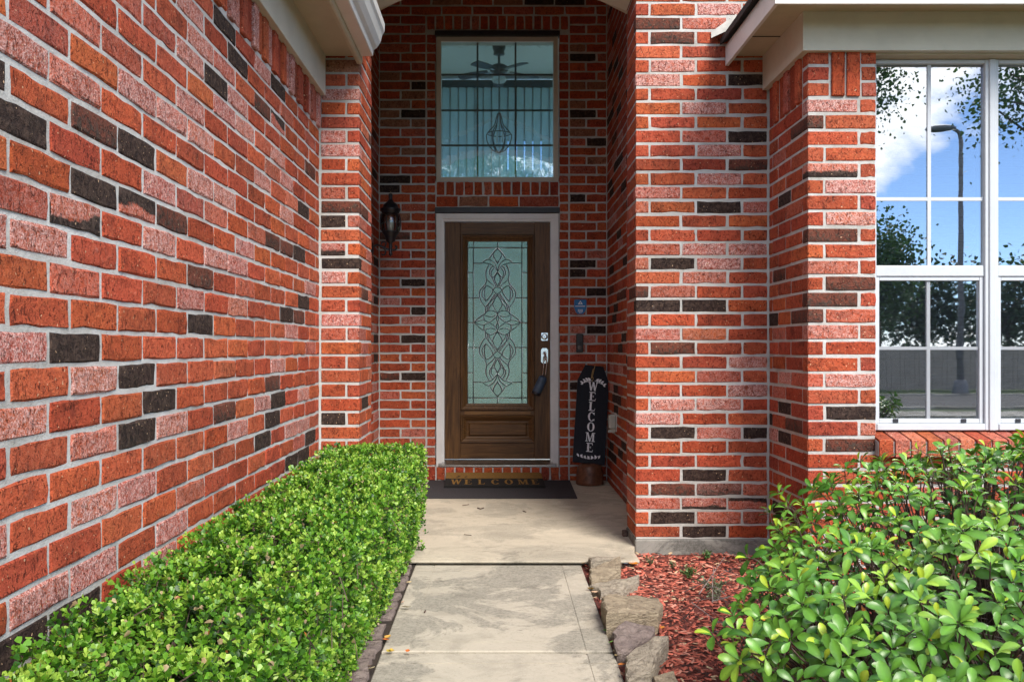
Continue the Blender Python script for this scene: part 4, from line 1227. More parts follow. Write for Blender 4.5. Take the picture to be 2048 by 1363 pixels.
# ------------------------------------------------------------------ bay window
MAT['glass_bay'] = M_glass('bay_glass', (0.54, 0.60, 0.66), 0.0, 0.28, wave=0.00012, wscale=2.0)
MAT['glass_low'] = M_glass('bay_glass_lower', (0.55, 0.62, 0.70), 0.015, 0.55, wave=0.0002, wscale=2.0)
SB = F_PX / 4.515
bx = lambda u: (u - VPX) / SB
bz = lambda v: CAM_Z - (v - VPY) / SB
def bay_unit(name, x0, x1, label, blabel):
    w = thing(name, ((x0 + x1) / 2, 4.52, 0.72), label, 'window')
    z0, z1 = 0.7225, 2.6195
    ya, yb = 4.497, 4.585
    V = MAT['vinyl']
    # outer frame
    MB().box(x0, x0 + 0.034, ya, yb, z0, z1, ch=0.003).build('jamb', V, w)
    MB().box(x1 - 0.034, x1, ya, yb, z0, z1, ch=0.003).build('jamb', V, w)
    MB().box(x0 + .0345, x1 - .0345, ya + .001, yb, z1 - 0.022, z1 - .001, ch=0.003).build('head', V, w)
    MB().box(x0 + .0345, x1 - .0345, ya - .004, yb, z0, z0 + 0.034, ch=0.004).build('sill', V, w)
    zm0, zm1 = bz(553), bz(531)
    xm = x0 + 0.034 + (x1 - x0 - 0.068) * 0.5
    # upper sash
    up = MB().box(x0 + .0345, x1 - .0345, 4.506, 4.536, zm0, zm1, ch=0.004).build('meeting_rail', V, w)
    MB().box(x0 + .0345, x1 - .0345, 4.520, 4.524, zm1 + .0005, z1 - 0.0225).build('upper_pane', MAT['glass_bay'], w)
    MB().box(xm - 0.009, xm + 0.009, 4.5145, 4.5195, zm1 + .0005, z1 - 0.0225).build('muntin', V, w)
    zmu = bz(398)
    MB().box(x0 + .035, x1 - .035, 4.515, 4.5192, zmu - 0.009, zmu + 0.009).build('muntin', V, w)
    # lower sash behind an insect screen
    zl0, zl1 = z0 + 0.0345, zm0 - .0005
    ls = ring_frame(w, 'sash_member', V, x0 + .0345, x1 - .0345, zl0, zl1, 0.020, 4.5125, 4.545, 0.024)
    MB().box(x0 + .0546, x1 - .0546, 4.530, 4.534, zl0 + .0245, zl1 - .0205).build('lower_pane', MAT['glass_low'], w)
    zml = bz(696)
    MB().box(xm - 0.009, xm + 0.009, 4.523, 4.5295, zl0 + .0245, zl1 - .0205).build('muntin', V, w)
    MB().box(x0 + .055, x1 - .055, 4.5235, 4.5292, zml - 0.008, zml + 0.008).build('muntin', V, w)
    MB().box(x0 + .0546, x1 - .0546, 4.5168, 4.5172, zl0 + .0245, zl1 - .0205).build('insect_screen', MAT['screen'], w)
    for u_ in (0.22, 0.78):
        X = x0 + (x1 - x0) * u_
        MB().box(X - 0.013, X + 0.013, 4.508, 4.5122, zl0 + 0.004, zl0 + 0.024).build('latch_slot', MAT['lintel'], w)
    # slatted blind inside
    bl = thing('window_blind', ((x0 + x1) / 2, 4.63, 0.8), blabel, 'blind')
    me = None
    n = 41
    for i in range(n):
        if me is None:
            o = MB().box(0, x1 - x0 - 0.03, -0.024, 0.024, -0.0012, 0.0012).build('slat', MAT['slat_white']); me = o.data
        else:
            o = bpy.data.objects.new('slat', me); COL.objects.link(o)
        o.parent = bl; o.matrix_parent_inverse = PM(bl).inverted()
        o.location = (x0 + 0.015, 4.64, 0.80 + i * 0.044); o.rotation_euler = (R(-40), 0, 0)
    MB().box(x0 + 0.01, x1 - 0.01, 4.60, 4.67, 2.615, 2.66).build('head_rail', MAT['slat_white'], bl)
    for f_ in (0.25, 0.75):
        X = x0 + (x1 - x0) * f_
        MB().tube([(X, 4.612, 0.80), (X, 4.612, 2.615)], 0.0012, 4).build('ladder_cord', MAT['slat_white'], bl)
def M_screen():
    g = G('insect_screen_mesh')
    d = g.n('ShaderNodeBsdfDiffuse', Color=(0.018, 0.022, 0.03, 1)).outputs[0]
    t = g.n('ShaderNodeBsdfTransparent', Color=(1, 1, 1, 1)).outputs[0]
    mx = g.n('ShaderNodeMixShader', Fac=0.12)
    g.t.links.new(t, mx.inputs[1]); g.t.links.new(d, mx.inputs[2])
    return g.done(mx.outputs[0])
MAT['screen'] = M_screen()

XM = bx(1980)
bay_unit('bay_window', XW0 + 0.001, XM - 0.0005, 'white vinyl sash window beside the brick jamb, reflecting clouds and a street lamp', 'white slatted blind inside the window next to the brick jamb')
bay_unit('bay_window', XM + 0.0005, XW1 - 0.001, 'second white sash window cut off by the picture edge, reflecting leafy branches', 'white slatted blind inside the window at the picture edge')
MB().box(XM - 0.014, XM + 0.014, 4.4885, 4.4965, 0.7225, 2.6195, ch=0.003)
tag(MB().box(XM - 0.016, XM + 0.016, 4.4885, 4.4965, 0.7225, 2.6195, ch=0.003).build('window_mullion', MAT['vinyl']), 'white vinyl mullion strip joining the two bay windows', 'mullion')
MAT['dark_room'] = plain('room_wall', (0.30, 0.29, 0.28), 0.9, 0.05)
room = thing('room', (2.5, 4.9, 0), None, None, kind='structure')
MB().box(1.80, 3.6, 5.04, 5.055, -0.05, 2.82).build('wall', MAT['dark_room'], room)
MB().box(1.80, 3.6, 4.601, 5.04, -0.1, -0.05).build('floor', MAT['hall_floor'], room)

# ------------------------------------------------------------------ wall lantern
YLn = 7.15
sl_ = F_PX / YLn
lc0 = at(781, 450, YLn)
lan = thing('wall_lantern', (lc0.x, YLn, lc0.z), 'black coach lantern on a scrolled bracket in the shaded entry corner', 'lantern')
def lz(cy): return CAM_Z - ((375 + cy / 9.09) - VPY) / sl_
def lr(h): return h / 9.09 / sl_
def lprof(pts): return [(lr(h), lz(cy)) for cy, h in pts]
cxy = (lc0.x, YLn, 0)
MB().lathe(lprof([(480, 150), (462, 158), (440, 165), (425, 178), (400, 185), (385, 182), (378, 152), (340, 138), (300, 118), (270, 70), (240, 50), (225, 34), (190, 32), (150, 38), (128, 38), (112, 26), (105, 4)]), 24, c=cxy).build('cap', MAT['black_metal'], lan, smooth=True)
MB().lathe(lprof([(1258, 2), (1215, 34), (1195, 36), (1175, 26), (1100, 28), (1050, 34), (1020, 30), (1000, 42), (975, 84), (930, 92), (880, 112), (840, 142), (815, 156), (800, 156)]), 24, c=cxy).build('base', MAT['black_metal'], lan, smooth=True)
MAT['lantern_glass'] = M_glass('lantern_glass', (0.82, 0.80, 0.76), 0.02, 0.05)
MB().lathe(lprof([(802, 146), (740, 166), (680, 176), (620, 180), (560, 174), (510, 160), (478, 148)]), 24, c=cxy, caps=False).build('glass_globe', MAT['lantern_glass'], lan, smooth=True)
for k_ in range(6):
    a = R(60 * k_ + 14)
    pts = [(lr(h + 4), lz(cy)) for cy, h in [(802, 148), (740, 168), (680, 178), (620, 182), (560, 176), (510, 162), (478, 150)]]
    MB().tube([(lc0.x + r_ * math.cos(a), YLn + r_ * math.sin(a), z_) for r_, z_ in pts], 0.0045, 6).build('globe_rib', MAT['black_metal'], lan, smooth=True)
MB().lathe(lprof([(800, 50), (720, 60), (650, 62), (610, 52), (595, 30), (590, 5)]), 16, c=cxy).build('bulb', MAT['frosted'], lan, smooth=True)
zA = lz(1110)
MB().tube(smooth_curve([(X_LIN + 0.01, YLn, zA + 0.01), (X_LIN + 0.05, YLn, zA + 0.03), (lc0.x - 0.06, YLn, zA + 0.012), (lc0.x - 0.02, YLn, zA - 0.004), (lc0.x + 0.035, YLn, zA - 0.01), (lc0.x + 0.05, YLn, zA + 0.012), (lc0.x + 0.036, YLn, zA + 0.024)], 5), 0.0085, 8) \
    .tube(smooth_curve([(lc0.x - 0.05, YLn, zA + 0.01), (lc0.x - 0.035, YLn, zA + 0.045), (lc0.x - 0.065, YLn, zA + 0.055), (lc0.x - 0.075, YLn, zA + 0.035)], 5), 0.006, 8) \
    .tube(smooth_curve([(lc0.x - 0.06, YLn, zA + 0.005), (lc0.x - 0.04, YLn, zA - 0.02), (lc0.x - 0.05, YLn, zA - 0.05), (lc0.x - 0.075, YLn, zA - 0.045)], 5), 0.006, 8).build('bracket_arm', MAT['black_metal'], lan, smooth=True)
MB().lathe([(0.055, 0.0), (0.055, 0.008), (0.042, 0.016), (0.02, 0.02)], 20, M=Matrix.Translation((X_LIN + 0.001, YLn, zA)) @ Matrix.Rotation(R(90), 4, 'Y')).build('wall_plate', MAT['black_metal'], lan, smooth=True)

# ------------------------------------------------------------------ lettering (serif capitals drawn as flat shapes)
def arc_ring(cx, cy, rx, ry, tw, a0, a1, n=24, thin=0.45):
    """C / O strokes: thick at the sides, thin at top and bottom"""
    quads = []
    prev = None
    for i in range(n + 1):
        a = a0 + (a1 - a0) * i / n
        t = tw * (thin + (1 - thin) * abs(math.cos(a)))
        o_ = (cx + rx * math.cos(a), cy + ry * math.sin(a)); q = (cx + (rx - t) * math.cos(a), cy + (ry - t * 0.75) * math.sin(a))
        if prev: quads.append([prev[0], o_, q, prev[1]])
        prev = (o_, q)
    return quads
def rect(x0, x1, y0, y1): return [(x0, y0), (x1, y0), (x1, y1), (x0, y1)]
def slant(x0, x1, w, y0, y1): return [(x0 - w / 2, y0), (x0 + w / 2, y0), (x1 + w / 2, y1), (x1 - w / 2, y1)]
def glyph(c):
    """unit-height serif capital, x from 0 to ~0.8"""
    S = 0.085
    if c == 'E': return [rect(.10, .32, 0, 1), rect(.0, .10, 0, S), rect(.0, .10, 1 - S, 1), rect(.27, .70, 0, S), rect(.27, .68, 1 - S, 1), rect(.27, .50, .48, .53), [(.64, S), (.70, S), (.76, .27), (.72, .27)], [(.62, 1 - S), (.68, 1 - S), (.70, .74), (.66, .74)], rect(.47, .51, .38, .63)]
    if c == 'L': return [rect(.10, .32, 0, 1), rect(.0, .10, 0, S), rect(.0, .10, 1 - S, 1), rect(.27, .37, 1 - S, 1), rect(.27, .66, 0, S), [(.60, S), (.66, S), (.73, .30), (.69, .30)]]
    if c == 'W': return [slant(.33, .12, .19, 0, 1), slant(.33, .53, .10, 0, .95), slant(.76, .55, .19, 0, 1), slant(.76, .96, .10, 0, 1), rect(-.02, .27, 1 - S, 1), rect(.86, 1.08, 1 - S, 1), rect(.44, .62, 1 - S, 1.0)]
    if c == 'M': return [rect(.09, .18, 0, 1), rect(.75, .94, 0, 1), slant(.49, .20, .18, 0, 1), slant(.49, .76, .10, 0, 1), rect(.0, .10, 1 - S, 1), rect(.0, .26, 0, S), rect(.68, 1.04, 0, S), rect(.94, 1.04, 1 - S, 1)]
    if c == 'O': return arc_ring(.43, .5, .41,   .52, .22, 0, 2 * math.pi, 32)
    if c == 'C': return arc_ring(.43, .5, .41, .52, .22, R(42), R(318), 28) + [rect(.68, .74, .70, .98), rect(.70, .74, .05, .28)]
    return []
GW = {'E': .76, 'L': .73, 'W': 1.06, 'M': 1.04, 'O': .86, 'C': .80}
def leaf2d(x, y, ang, L, W):
    ca, sa = math.cos(ang), math.sin(ang)
    pts = [(0, 0), (.3 * L, .42 * W), (.65 * L, .5 * W), (L, 0), (.65 * L, -.5 * W), (.3 * L, -.42 * W)]
    return [(x + a * ca - b * sa, y + a * sa + b * ca) for a, b in pts]
def print_flat(polys, M, name, mat, parent, lift=0.0006):
    mb = MB()
    for i, p in enumerate(polys):
        mb.add([M @ Vector((q[0], -lift - 0.00002 * (i % 7), q[1])) for q in p], [tuple(range(len(p)))])
    return mb.build(name, mat, parent, recalc=False)

MAT['sign_black'] = M_wood('black_stained_board', (0.006, 0.008, 0.014), (0.014, 0.016, 0.026), axis=(20, 20, 1.5), rough=0.55)
MAT['chalk_white'] = plain('chalk_white_paint', (0.84, 0.86, 0.90), 0.7, 0.15, 60, 0.3)
MAT['rope'] = plain('jute_rope', (0.42, 0.27, 0.10), 0.9, 0.2, 90, 0.6)
# clay pot that the board stands on
pot_c = at(1180, 965, 7.38)
MAT['clay'] = plain('brown_glazed_clay', (0.135, 0.052, 0.026), 0.42, 0.25, 30, 0.5)
pot = thing('clay_pot', (pot_c.x, 7.40, 0.0), 'upturned brown clay pot under the black welcome board', 'pot')
MB().lathe([(0.112, 0.001), (0.118, 0.01), (0.116, 0.035), (0.113, 0.05), (0.112, 0.10), (0.104, 0.145), (0.088, 0.170), (0.060, 0.182), (0.030, 0.186), (0.0005, 0.187)], 32, c=(pot_c.x, 7.40, 0)).build('body', MAT['clay'], pot, smooth=True)

pb, ptp = at(1177.5, 926, 7.345), at(1188.5, 731, 7.575)
sign = thing('welcome_board', pb, 'tall black WELCOME board with clipped top leaning in the entry corner', 'sign')
upv = (ptp - pb); SH = upv.length; upv.normalize()
rt = Vector((1.0, 0.10, 0.0)); rt = (rt - upv * rt.dot(upv)).normalized()
nv = rt.cross(upv)                       # points to the back when right-handed
if nv.y < 0: nv = -nv
Ms = Matrix(((rt.x, nv.x, upv.x, pb.x), (rt.y, nv.y, upv.y, pb.y), (rt.z, nv.z, upv.z, pb.z), (0, 0, 0, 1)))
hw_ = 0.136
MB().prism([(-hw_, 0), (hw_, 0), (hw_, SH - 0.135), (0.078, SH), (-0.078, SH), (-hw_, SH - 0.135)], 'Y', 0.0, 0.018, M=Ms).build('board', MAT['sign_black'], sign)
polys = []
zy = SH - 0.150
lh, gap = 0.077, 0.0108
for c in 'WELCOME':
    zy -= lh + gap
    w_ = GW[c] * lh
    print_flat([[(-w_ / 2 + x * lh, zy + 0.016 + y * lh) for x, y in q] for q in glyph(c)], Ms, 'letter', MAT['chalk_white'], sign)
lv = []
for s_ in (-1, 1):      # sprig above the word
    for i in range(4):
        x = s_ * (0.022 + 0.021 * i); z = SH - 0.128 - 0.004 * i * i
        lv.append(leaf2d(x, z, R(90 - s_ * 62), 0.034, 0.016)); lv.append(leaf2d(x, z, R(-90 + s_ * 62 + (0 if i else s_ * 10)), 0.026, 0.013))
    lv.append([(s_ * 0.012, SH - 0.130), (s_ * 0.10, SH - 0.165), (s_ * 0.10, SH - 0.168), (s_ * 0.012, SH - 0.134)])
for i in range(6):       # sprig below
    x = -0.085 + 0.03 * i; z = 0.052 - 0.010 * math.sin(math.pi * (i + .5) / 6) * 1.6
    lv.append(leaf2d(x, z, R(128), 0.034, 0.016)); lv.append(leaf2d(x + 0.012, z - 0.002, R(62), 0.030, 0.014))
lv.append([(-0.09, 0.055), (0.0, 0.034), (0.095, 0.072), (0.093, 0.076), (0.0, 0.038)])
print_flat(lv, Ms, 'leaf_print', MAT['chalk_white'], sign, lift=0.0009)
MB().tube(smooth_curve([Ms @ Vector(p) for p in ((0.004, 0.020, SH + 0.002), (0.006, -0.004, SH + 0.003), (-0.004, -0.006, SH - 0.05), (-0.012, -0.007, SH - 0.10), (-0.020, -0.006, SH - 0.115), (-0.016, -0.007, SH - 0.07), (-0.008, -0.006, SH - 0.03))], 5), 0.0032, 6) \
    .tube(smooth_curve([Ms @ Vector(p) for p in ((-0.012, -0.008, SH - 0.095), (-0.004, -0.009, SH - 0.12), (-0.014, -0.007, SH - 0.145))], 5), 0.0030, 6).build('rope_loop', MAT['rope'], sign, smooth=True)

# ------------------------------------------------------------------ small fittings on the entry brickwork
SW = F_PX / (Y_DOOR - 0.003)
wx = lambda u: (u - VPX) / SW
wz = lambda v: CAM_Z - (v - VPY) / SW
MAT['sign_blue'] = plain('blue_sign_print', (0.012, 0.16, 0.42), 0.35, 0.12, 30, 0.05)
MAT['print_white'] = plain('white_print', (0.75, 0.78, 0.80), 0.5, 0.05)
x_, z_ = wx(1160.5), wz(613)
sec = thing('security_plaque', (x_, Y_DOOR - 0.006, z_), 'small blue shield-shaped security plaque on the brick beside the door', 'plaque')
shield = [(-0.047, 0.062), (-0.053, 0.055), (-0.053, -0.01), (-0.040, -0.045), (-0.022, -0.064), (0.022, -0.064), (0.040, -0.045), (0.053, -0.01), (0.053, 0.055), (0.047, 0.062)]
Mp = Matrix.Translation((x_, Y_DOOR - 0.0035, z_))
MB().prism([(a, b) for a, b in shield], 'Y', -0.005, 0.0, M=Mp).build('plate', MAT['sign_blue'], sec)
Mq = Matrix.Translation((x_, Y_DOOR - 0.0088, z_))
pr_ = [[(-0.022, 0.020), (-0.010, 0.020), (0.0, 0.042), (0.0, 0.052)], [(0.022, 0.020), (0.010, 0.020), (0.0, 0.042), (0.0, 0.052)], rect(-0.010, 0.010, 0.020, 0.026)]
for i in range(9): pr_.append(rect(-0.042 + i * 0.0095, -0.0352 + i * 0.0095, 0.0, 0.0075))
pr_ += [rect(-0.020, -0.016, -0.046, -0.022), rect(-0.012, -0.008, -0.046, -0.022), rect(-0.012, 0.002, -0.046, -0.042), rect(-0.002, 0.002, -0.046, -0.022), rect(0.008, 0.012, -0.046, -0.022), rect(0.016, 0.020, -0.046, -0.022), rect(0.008, 0.020, -0.046, -0.042), rect(-0.012, 0.012, -0.054, -0.051)]
print_flat(pr_, Mq, 'emblem', MAT['print_white'], sec)
x_, z_ = wx(1159), wz(686)
bell = thing('doorbell', (x_, Y_DOOR - 0.01, z_), 'dark brown video doorbell on the brick below the blue plaque', 'doorbell')
MAT['bell'] = plain('dark_brown_plastic', (0.022, 0.013, 0.010), 0.35, 0.2)
MB().box(x_ - 0.030, x_ + 0.030, Y_DOOR - 0.026, Y_DOOR - 0.0015, z_ - 0.080, z_ + 0.080, ch=0.005).build('body', MAT['bell'], bell)
MB().lathe([(0.018, 0.0), (0.018, 0.003), (0.014, 0.005)], 20, M=Matrix.Translation((x_, Y_DOOR - 0.0255, z_ - 0.036)) @ Matrix.Rotation(R(90), 4, 'X')).build('button', plain('bell_button', (0.10, 0.08, 0.07), 0.3), bell, smooth=True)
MB().lathe([(0.009, 0.0), (0.009, 0.003), (0.003, 0.004)], 16, M=Matrix.Translation((x_, Y_DOOR - 0.0255, z_ + 0.002)) @ Matrix.Rotation(R(90), 4, 'X')).build('lens', MAT['lintel'], bell, smooth=True)
oc = at(1232, 843, 7.02)
out = thing('outlet_cover', (X_RIN, 7.02, oc.z), 'clear weatherproof outlet cover low on the entry side wall', 'outlet')
MAT['clear_plastic'] = (lambda g: g.done(g.bsdf(Base_Color=(0.66, 0.70, 0.64), Roughness=0.22, Transmission_Weight=0.45)))(G('clear_plastic'))
MB().box(X_RIN - 0.004, X_RIN + 0.0, 6.96, 7.08, oc.z - 0.075, oc.z + 0.07, ch=0.001).build('back_plate', MAT['frame_white'], out)
MB().box(X_RIN - 0.062, X_RIN - 0.0045, 6.968, 7.072, oc.z - 0.055, oc.z + 0.062, ch=0.012).build('hood', MAT['clear_plastic'], out)
MB().box(X_RIN - 0.07, X_RIN - 0.01, 6.974, 6.984, oc.z - 0.082, oc.z - 0.0555, ch=0.002).build('latch', MAT['clear_plastic'], out)

# ------------------------------------------------------------------ mats
MAT['mat_dark'] = (lambda g: g.done(g.bsdf(Base_Color=g.ramp(g.noise(220, 3, 0.7), [(0.35, (0.018, 0.016, 0.019)), (0.7, (0.055, 0.050, 0.056))]), Roughness=0.95, Normal=g.bump(g.math('SINE', g.math('MULTIPLY', g.n('ShaderNodeSeparateXYZ', Vector=g.P).outputs[1], 520.0)), 0.6, 0.002))))(G('ribbed_dark_mat'))
MAT['coir'] = plain('golden_coir', (0.30, 0.155, 0.030), 0.95, 0.25, 130, 0.9, bdist=0.004)
MAT['coir_black'] = plain('black_coir', (0.010, 0.009, 0.008), 0.95, 0.3, 130, 0.9, bdist=0.004)
rug = thing('floor_mat', (0.02, 7.1, 0), 'wide dark ribbed floor mat lying under the coir doormat', 'mat')
MB().prism([(-0.62, 6.683), (0.588, 6.683), (0.602, 7.585), (-0.61, 7.585)], 'Z', 0.0015, 0.0075).build('mat_body', MAT['mat_dark'], rug)
dm = thing('doormat', (-0.05, 7.35, 0.01), 'small golden coir doormat with black band reading WELCOME, propped on the step', 'doormat')
# lies with its back edge up on the brick step
ya_, za_, yb_, zb2 = 7.155, 0.0085, 7.600, 0.055
xa0, xa1, xb0, xb1 = -0.455, 0.372, -0.462, 0.352
def mat_pt(s, t, h=0.0):
    t2 = t
    y_ = ya_ + (yb_ - ya_) * t2
    z_ = za_ + (zb2 - za_) * (t2 ** 1.25)
    x0_, x1_ = xa0 + (xb0 - xa0) * t2, xa1 + (xb1 - xa1) * t2
    return Vector((x0_ + (x1_ - x0_) * s, y_, z_ + 0.016 + h))
def mat_piece(t0, t1, mat, name, n=6, pr=0.0):
    mb = MB(); vs, fs = [], []
    for j in range(n + 1):
        t = t0 + (t1 - t0) * j / n
        for s in (0.0, 1.0):
            p = mat_pt(s, t, pr); vs.append(p); vs.append(p - Vector((0, 0, 0.016 + pr * 0.99)))
    for j in range(n):
        a = j * 4; b = a + 4
        fs += [(a, a + 2, b + 2, b), (a + 1, b + 1, b + 3, a + 3), (a, b, b + 1, a + 1), (a + 2, a + 3, b + 3, b + 2)]
    fs += [(0, 1, 3, 2), (n * 4, n * 4 + 2, n * 4 + 3, n * 4 + 1)]
    mb.add(vs, fs)
    return mb.build(name, mat, dm)
mat_piece(0.0, 0.58, MAT['coir_black'], 'black_band')
mat_piece(0.5805, 1.0, MAT['coir'], 'golden_field', pr=0.001)
polys = []
tot = sum(GW[c] for c in 'WELCOME')
def on_mat(q, lift=0.0012): return mat_pt(q[0], q[1], lift)
sx_ = 0.06
for c in 'WELCOME':
    mbm = MB()
    for q in glyph(c):
        mbm.add([on_mat((sx_ + x * 0.102, 0.14 + y * 0.36)) for x, y in q], [tuple(range(len(q)))])
    sx_ += 0.135
    mbm.build('letter', MAT['coir'], dm, recalc=False)
mbl = MB()
for (s_, t_, a_) in ((0.10, 0.64, 20), (0.155, 0.70, 150), (0.19, 0.64, 35)):
    mbl.add([on_mat((p[0], p[1]), 0.0025) for p in [(s_ + q[0], t_ + q[1] * 3) for q in leaf2d(0, 0, R(a_), 0.045, 0.014)]], [(0, 1, 2, 3, 4, 5)])
mbl.build('leaf_print', MAT['coir_black'], dm, recalc=False)

# ------------------------------------------------------------------ edging stones
def ground_px(u, v, z):
    d = (CAM_Z - z) * F_PX / (v - VPY)
    p = at(u, v, d)
    return (p.x, p.y)
def stone(name, poly, ztop, zbot, mat, label, seed, tilt=(0, 0), grp=None):
    r_ = random.Random(seed)
    cx = sum(p[0] for p in poly) / len(poly); cy = sum(p[1] for p in poly) / len(poly)
    poly = [(cx + (x - cx) * 0.92, cy + (y - cy) * 0.92) for x, y in poly]
    # split edges and roughen them
    P = []
    n = len(poly)
    for i in range(n):
        a, b = poly[i], poly[(i + 1) % n]
        L = math.hypot(b[0] - a[0], b[1] - a[1])
        k = max(1, int(L / 0.045))
        for j in range(k):
            t = j / k
            jx = r_.uniform(-.008, .008) if j else 0; jy = r_.uniform(-.008, .008) if j else 0
            P.append((a[0] + (b[0] - a[0]) * t + jx, a[1] + (b[1] - a[1]) * t + jy))
    m = len(P)
    zz = lambda x, y: ztop + tilt[0] * (x - cx) + tilt[1] * (y - cy)
    rings = []
    for sc, dzv in ((0.62, 0.002), (0.93, 0.0), (0.985, -0.004), (1.0, -0.016), (0.97, None)):
        ring = []
        for (x, y) in P:
            X, Y = cx + (x - cx) * sc, cy + (y - cy) * sc
            Z = zbot if dzv is None else zz(X, Y) + dzv + r_.uniform(-.005, .005)
            ring.append((X + r_.uniform(-.002, .002), Y + r_.uniform(-.002, .002), Z))
        rings.append(ring)
    vs = [p for ring in rings for p in ring] + [(cx, cy, zz(cx, cy) + 0.003)]
    fs = [(j * m + i, j * m + (i + 1) % m, (j + 1) * m + (i + 1) % m, (j + 1) * m + i) for j in range(len(rings) - 1) for i in range(m)]
    fs += [(len(vs) - 1, (i + 1) % m, i) for i in range(m)]
    o = MB().add(vs, fs).build(name, mat)
    return tag(o, label, 'stone', grp)
def zp(cx, cy): return (1150 + cx / 4.353, 1050 + cy / 4.353)
ST = [
 ([(100,300),(465,235),(500,262),(400,288),(120,345)], 0.010, 'stone_grey', 'thin pale edging stone at the porch step, farthest in the row'),
 ([(110,385),(400,280),(408,400),(290,447),(130,457)], 0.014, 'stone_tan', 'tilted buff edging stone just before the porch step'),
 ([(100,490),(580,440),(562,492),(440,560),(210,600),(180,530)], 0.014, 'stone_grey', 'flat wedge edging stone behind the thick square one'),
 ([(205,620),(330,570),(755,572),(788,640),(745,765),(460,803),(250,822)], 0.048, 'stone_tan', 'thick squarish brown edging stone with dark front face'),
 ([(308,920),(430,840),(560,858),(715,882),(700,930),(560,1005),(430,1100),(355,1085)], 0.018, 'stone_purple', 'dark rounded edging stone in front of the thick square one'),
 ([(425,1110),(700,958),(832,966),(822,1040),(720,1170),(650,1282),(440,1335)], 0.038, 'stone_grey', 'large pointed grey edging stone tilted against its neighbour'),
 ([(440,1345),(668,1300),(700,1375),(690,1460),(430,1450)], 0.014, 'stone_grey', 'edging stone cut off by the picture bottom beside the walk'),
 ([(672,1310),(862,1270),(915,1365),(880,1450),(706,1440)], 0.010, 'stone_tan', 'pale flat edging stone at the picture bottom among red mulch') ]
for i, (pp, zt_, m_, lab) in enumerate(ST):
    stone('edging_stone', [ground_px(*zp(*q), zt_) for q in pp], zt_, -0.10, MAT[m_], lab, 40 + i, tilt=(0.09 * ((i % 3) - 1), 0.07 * ((i * 2 % 3) - 1)), grp='edging stones along the mulch')
LS = [(4.50, 4.70, 'grey-violet edging stone nearest the porch under the hedge'), (4.22, 4.47, 'small violet edging stone with pale chips beside the hedge'), (3.74, 4.18, 'long brown-violet edging stone between hedge and walk'),
      (3.52, 3.71, 'narrow brown edging stone under the hedge overhang'), (3.30, 3.49, 'dark violet edging stone by the walk joint'), (3.05, 3.27, 'speckled violet edging stone beside the second slab'), (2.72, 3.00, 'violet edging stone lowest in the picture beside the hedge')]
for i, (a, b, lab) in enumerate(LS):
    r_ = random.Random(80 + i)
    x0_, x1_ = -0.61 - r_.uniform(0, .03), -0.459 - r_.uniform(0, .006)
    stone('edging_stone', [(x0_, a + r_.uniform(0, .03)), (x1_, a + r_.uniform(0, .02)), (x1_ + r_.uniform(-.01, .006), b), (x0_ + 0.02, b - r_.uniform(0, .03))], -0.012 + r_.uniform(-.006, .008), -0.12, MAT['stone_purple'], lab, 90 + i, tilt=(r_.uniform(-.08, .08), 0), grp='edging stones under the hedge')
# little block at the pier footing
bp = at(1254, 1063, 5.36)
tag(MB().box(0.745, 0.776, 5.33, 5.375, 0.0005, 0.036, ch=0.004).build('wood_block', MAT['twig'], None), 'tiny brown wood block on the porch against the pier footing', 'block')

# ------------------------------------------------------------------ foliage tools
LEAF_S = dict(  # small obovate boxwood leaf: 7 points, 6 faces
    v=np.array([(0, 0, 0), (.38, .27, .06), (.76, .40, .07), (1.0, 0, .0), (.76, -.40, .07), (.38, -.27, .06), (.58, 0, .0)], dtype=np.float32),
    c=np.array([1.25, 1, 1.05, 1.1, 1.05, 1, 0.9], dtype=np.float32),
    f=[(0, 6, 1), (1, 6, 2), (2, 6, 3), (3, 6, 4), (4, 6, 5), (5, 6, 0)])
def leaf_large():
    """obovate shrub leaf with a folded midrib and a drooping tip"""
    st_ = [(0.0, 0.012), (0.12, 0.05), (0.32, 0.135), (0.55, 0.205), (0.75, 0.215), (0.90, 0.15), (0.975, 0.07)]
    vs, fs = [], []
    for x, w in st_:
        b = 0.10 * math.sin(x * 2.6) - 0.09 * x * x
        vs += [(x, w, b + w * 0.30), (x, 0, b), (x, -w, b + w * 0.30)]
    vs.append((1.0, 0, 0.10 * math.sin(2.6) - 0.09))
    for i in range(len(st_) - 1):
        a = i * 3
        fs += [(a, a + 1, a + 4, a + 3), (a + 1, a + 2, a + 5, a + 4)]
    a = (len(st_) - 1) * 3; t = len(vs) - 1
    fs += [(a, a + 1, t), (a + 1, a + 2, t)]
    cf_ = np.ones(len(vs), dtype=np.float32); cf_[1::3] = 1.45
    return dict(v=np.array(vs, dtype=np.float32), f=fs, c=cf_)
LEAF_L = leaf_large()

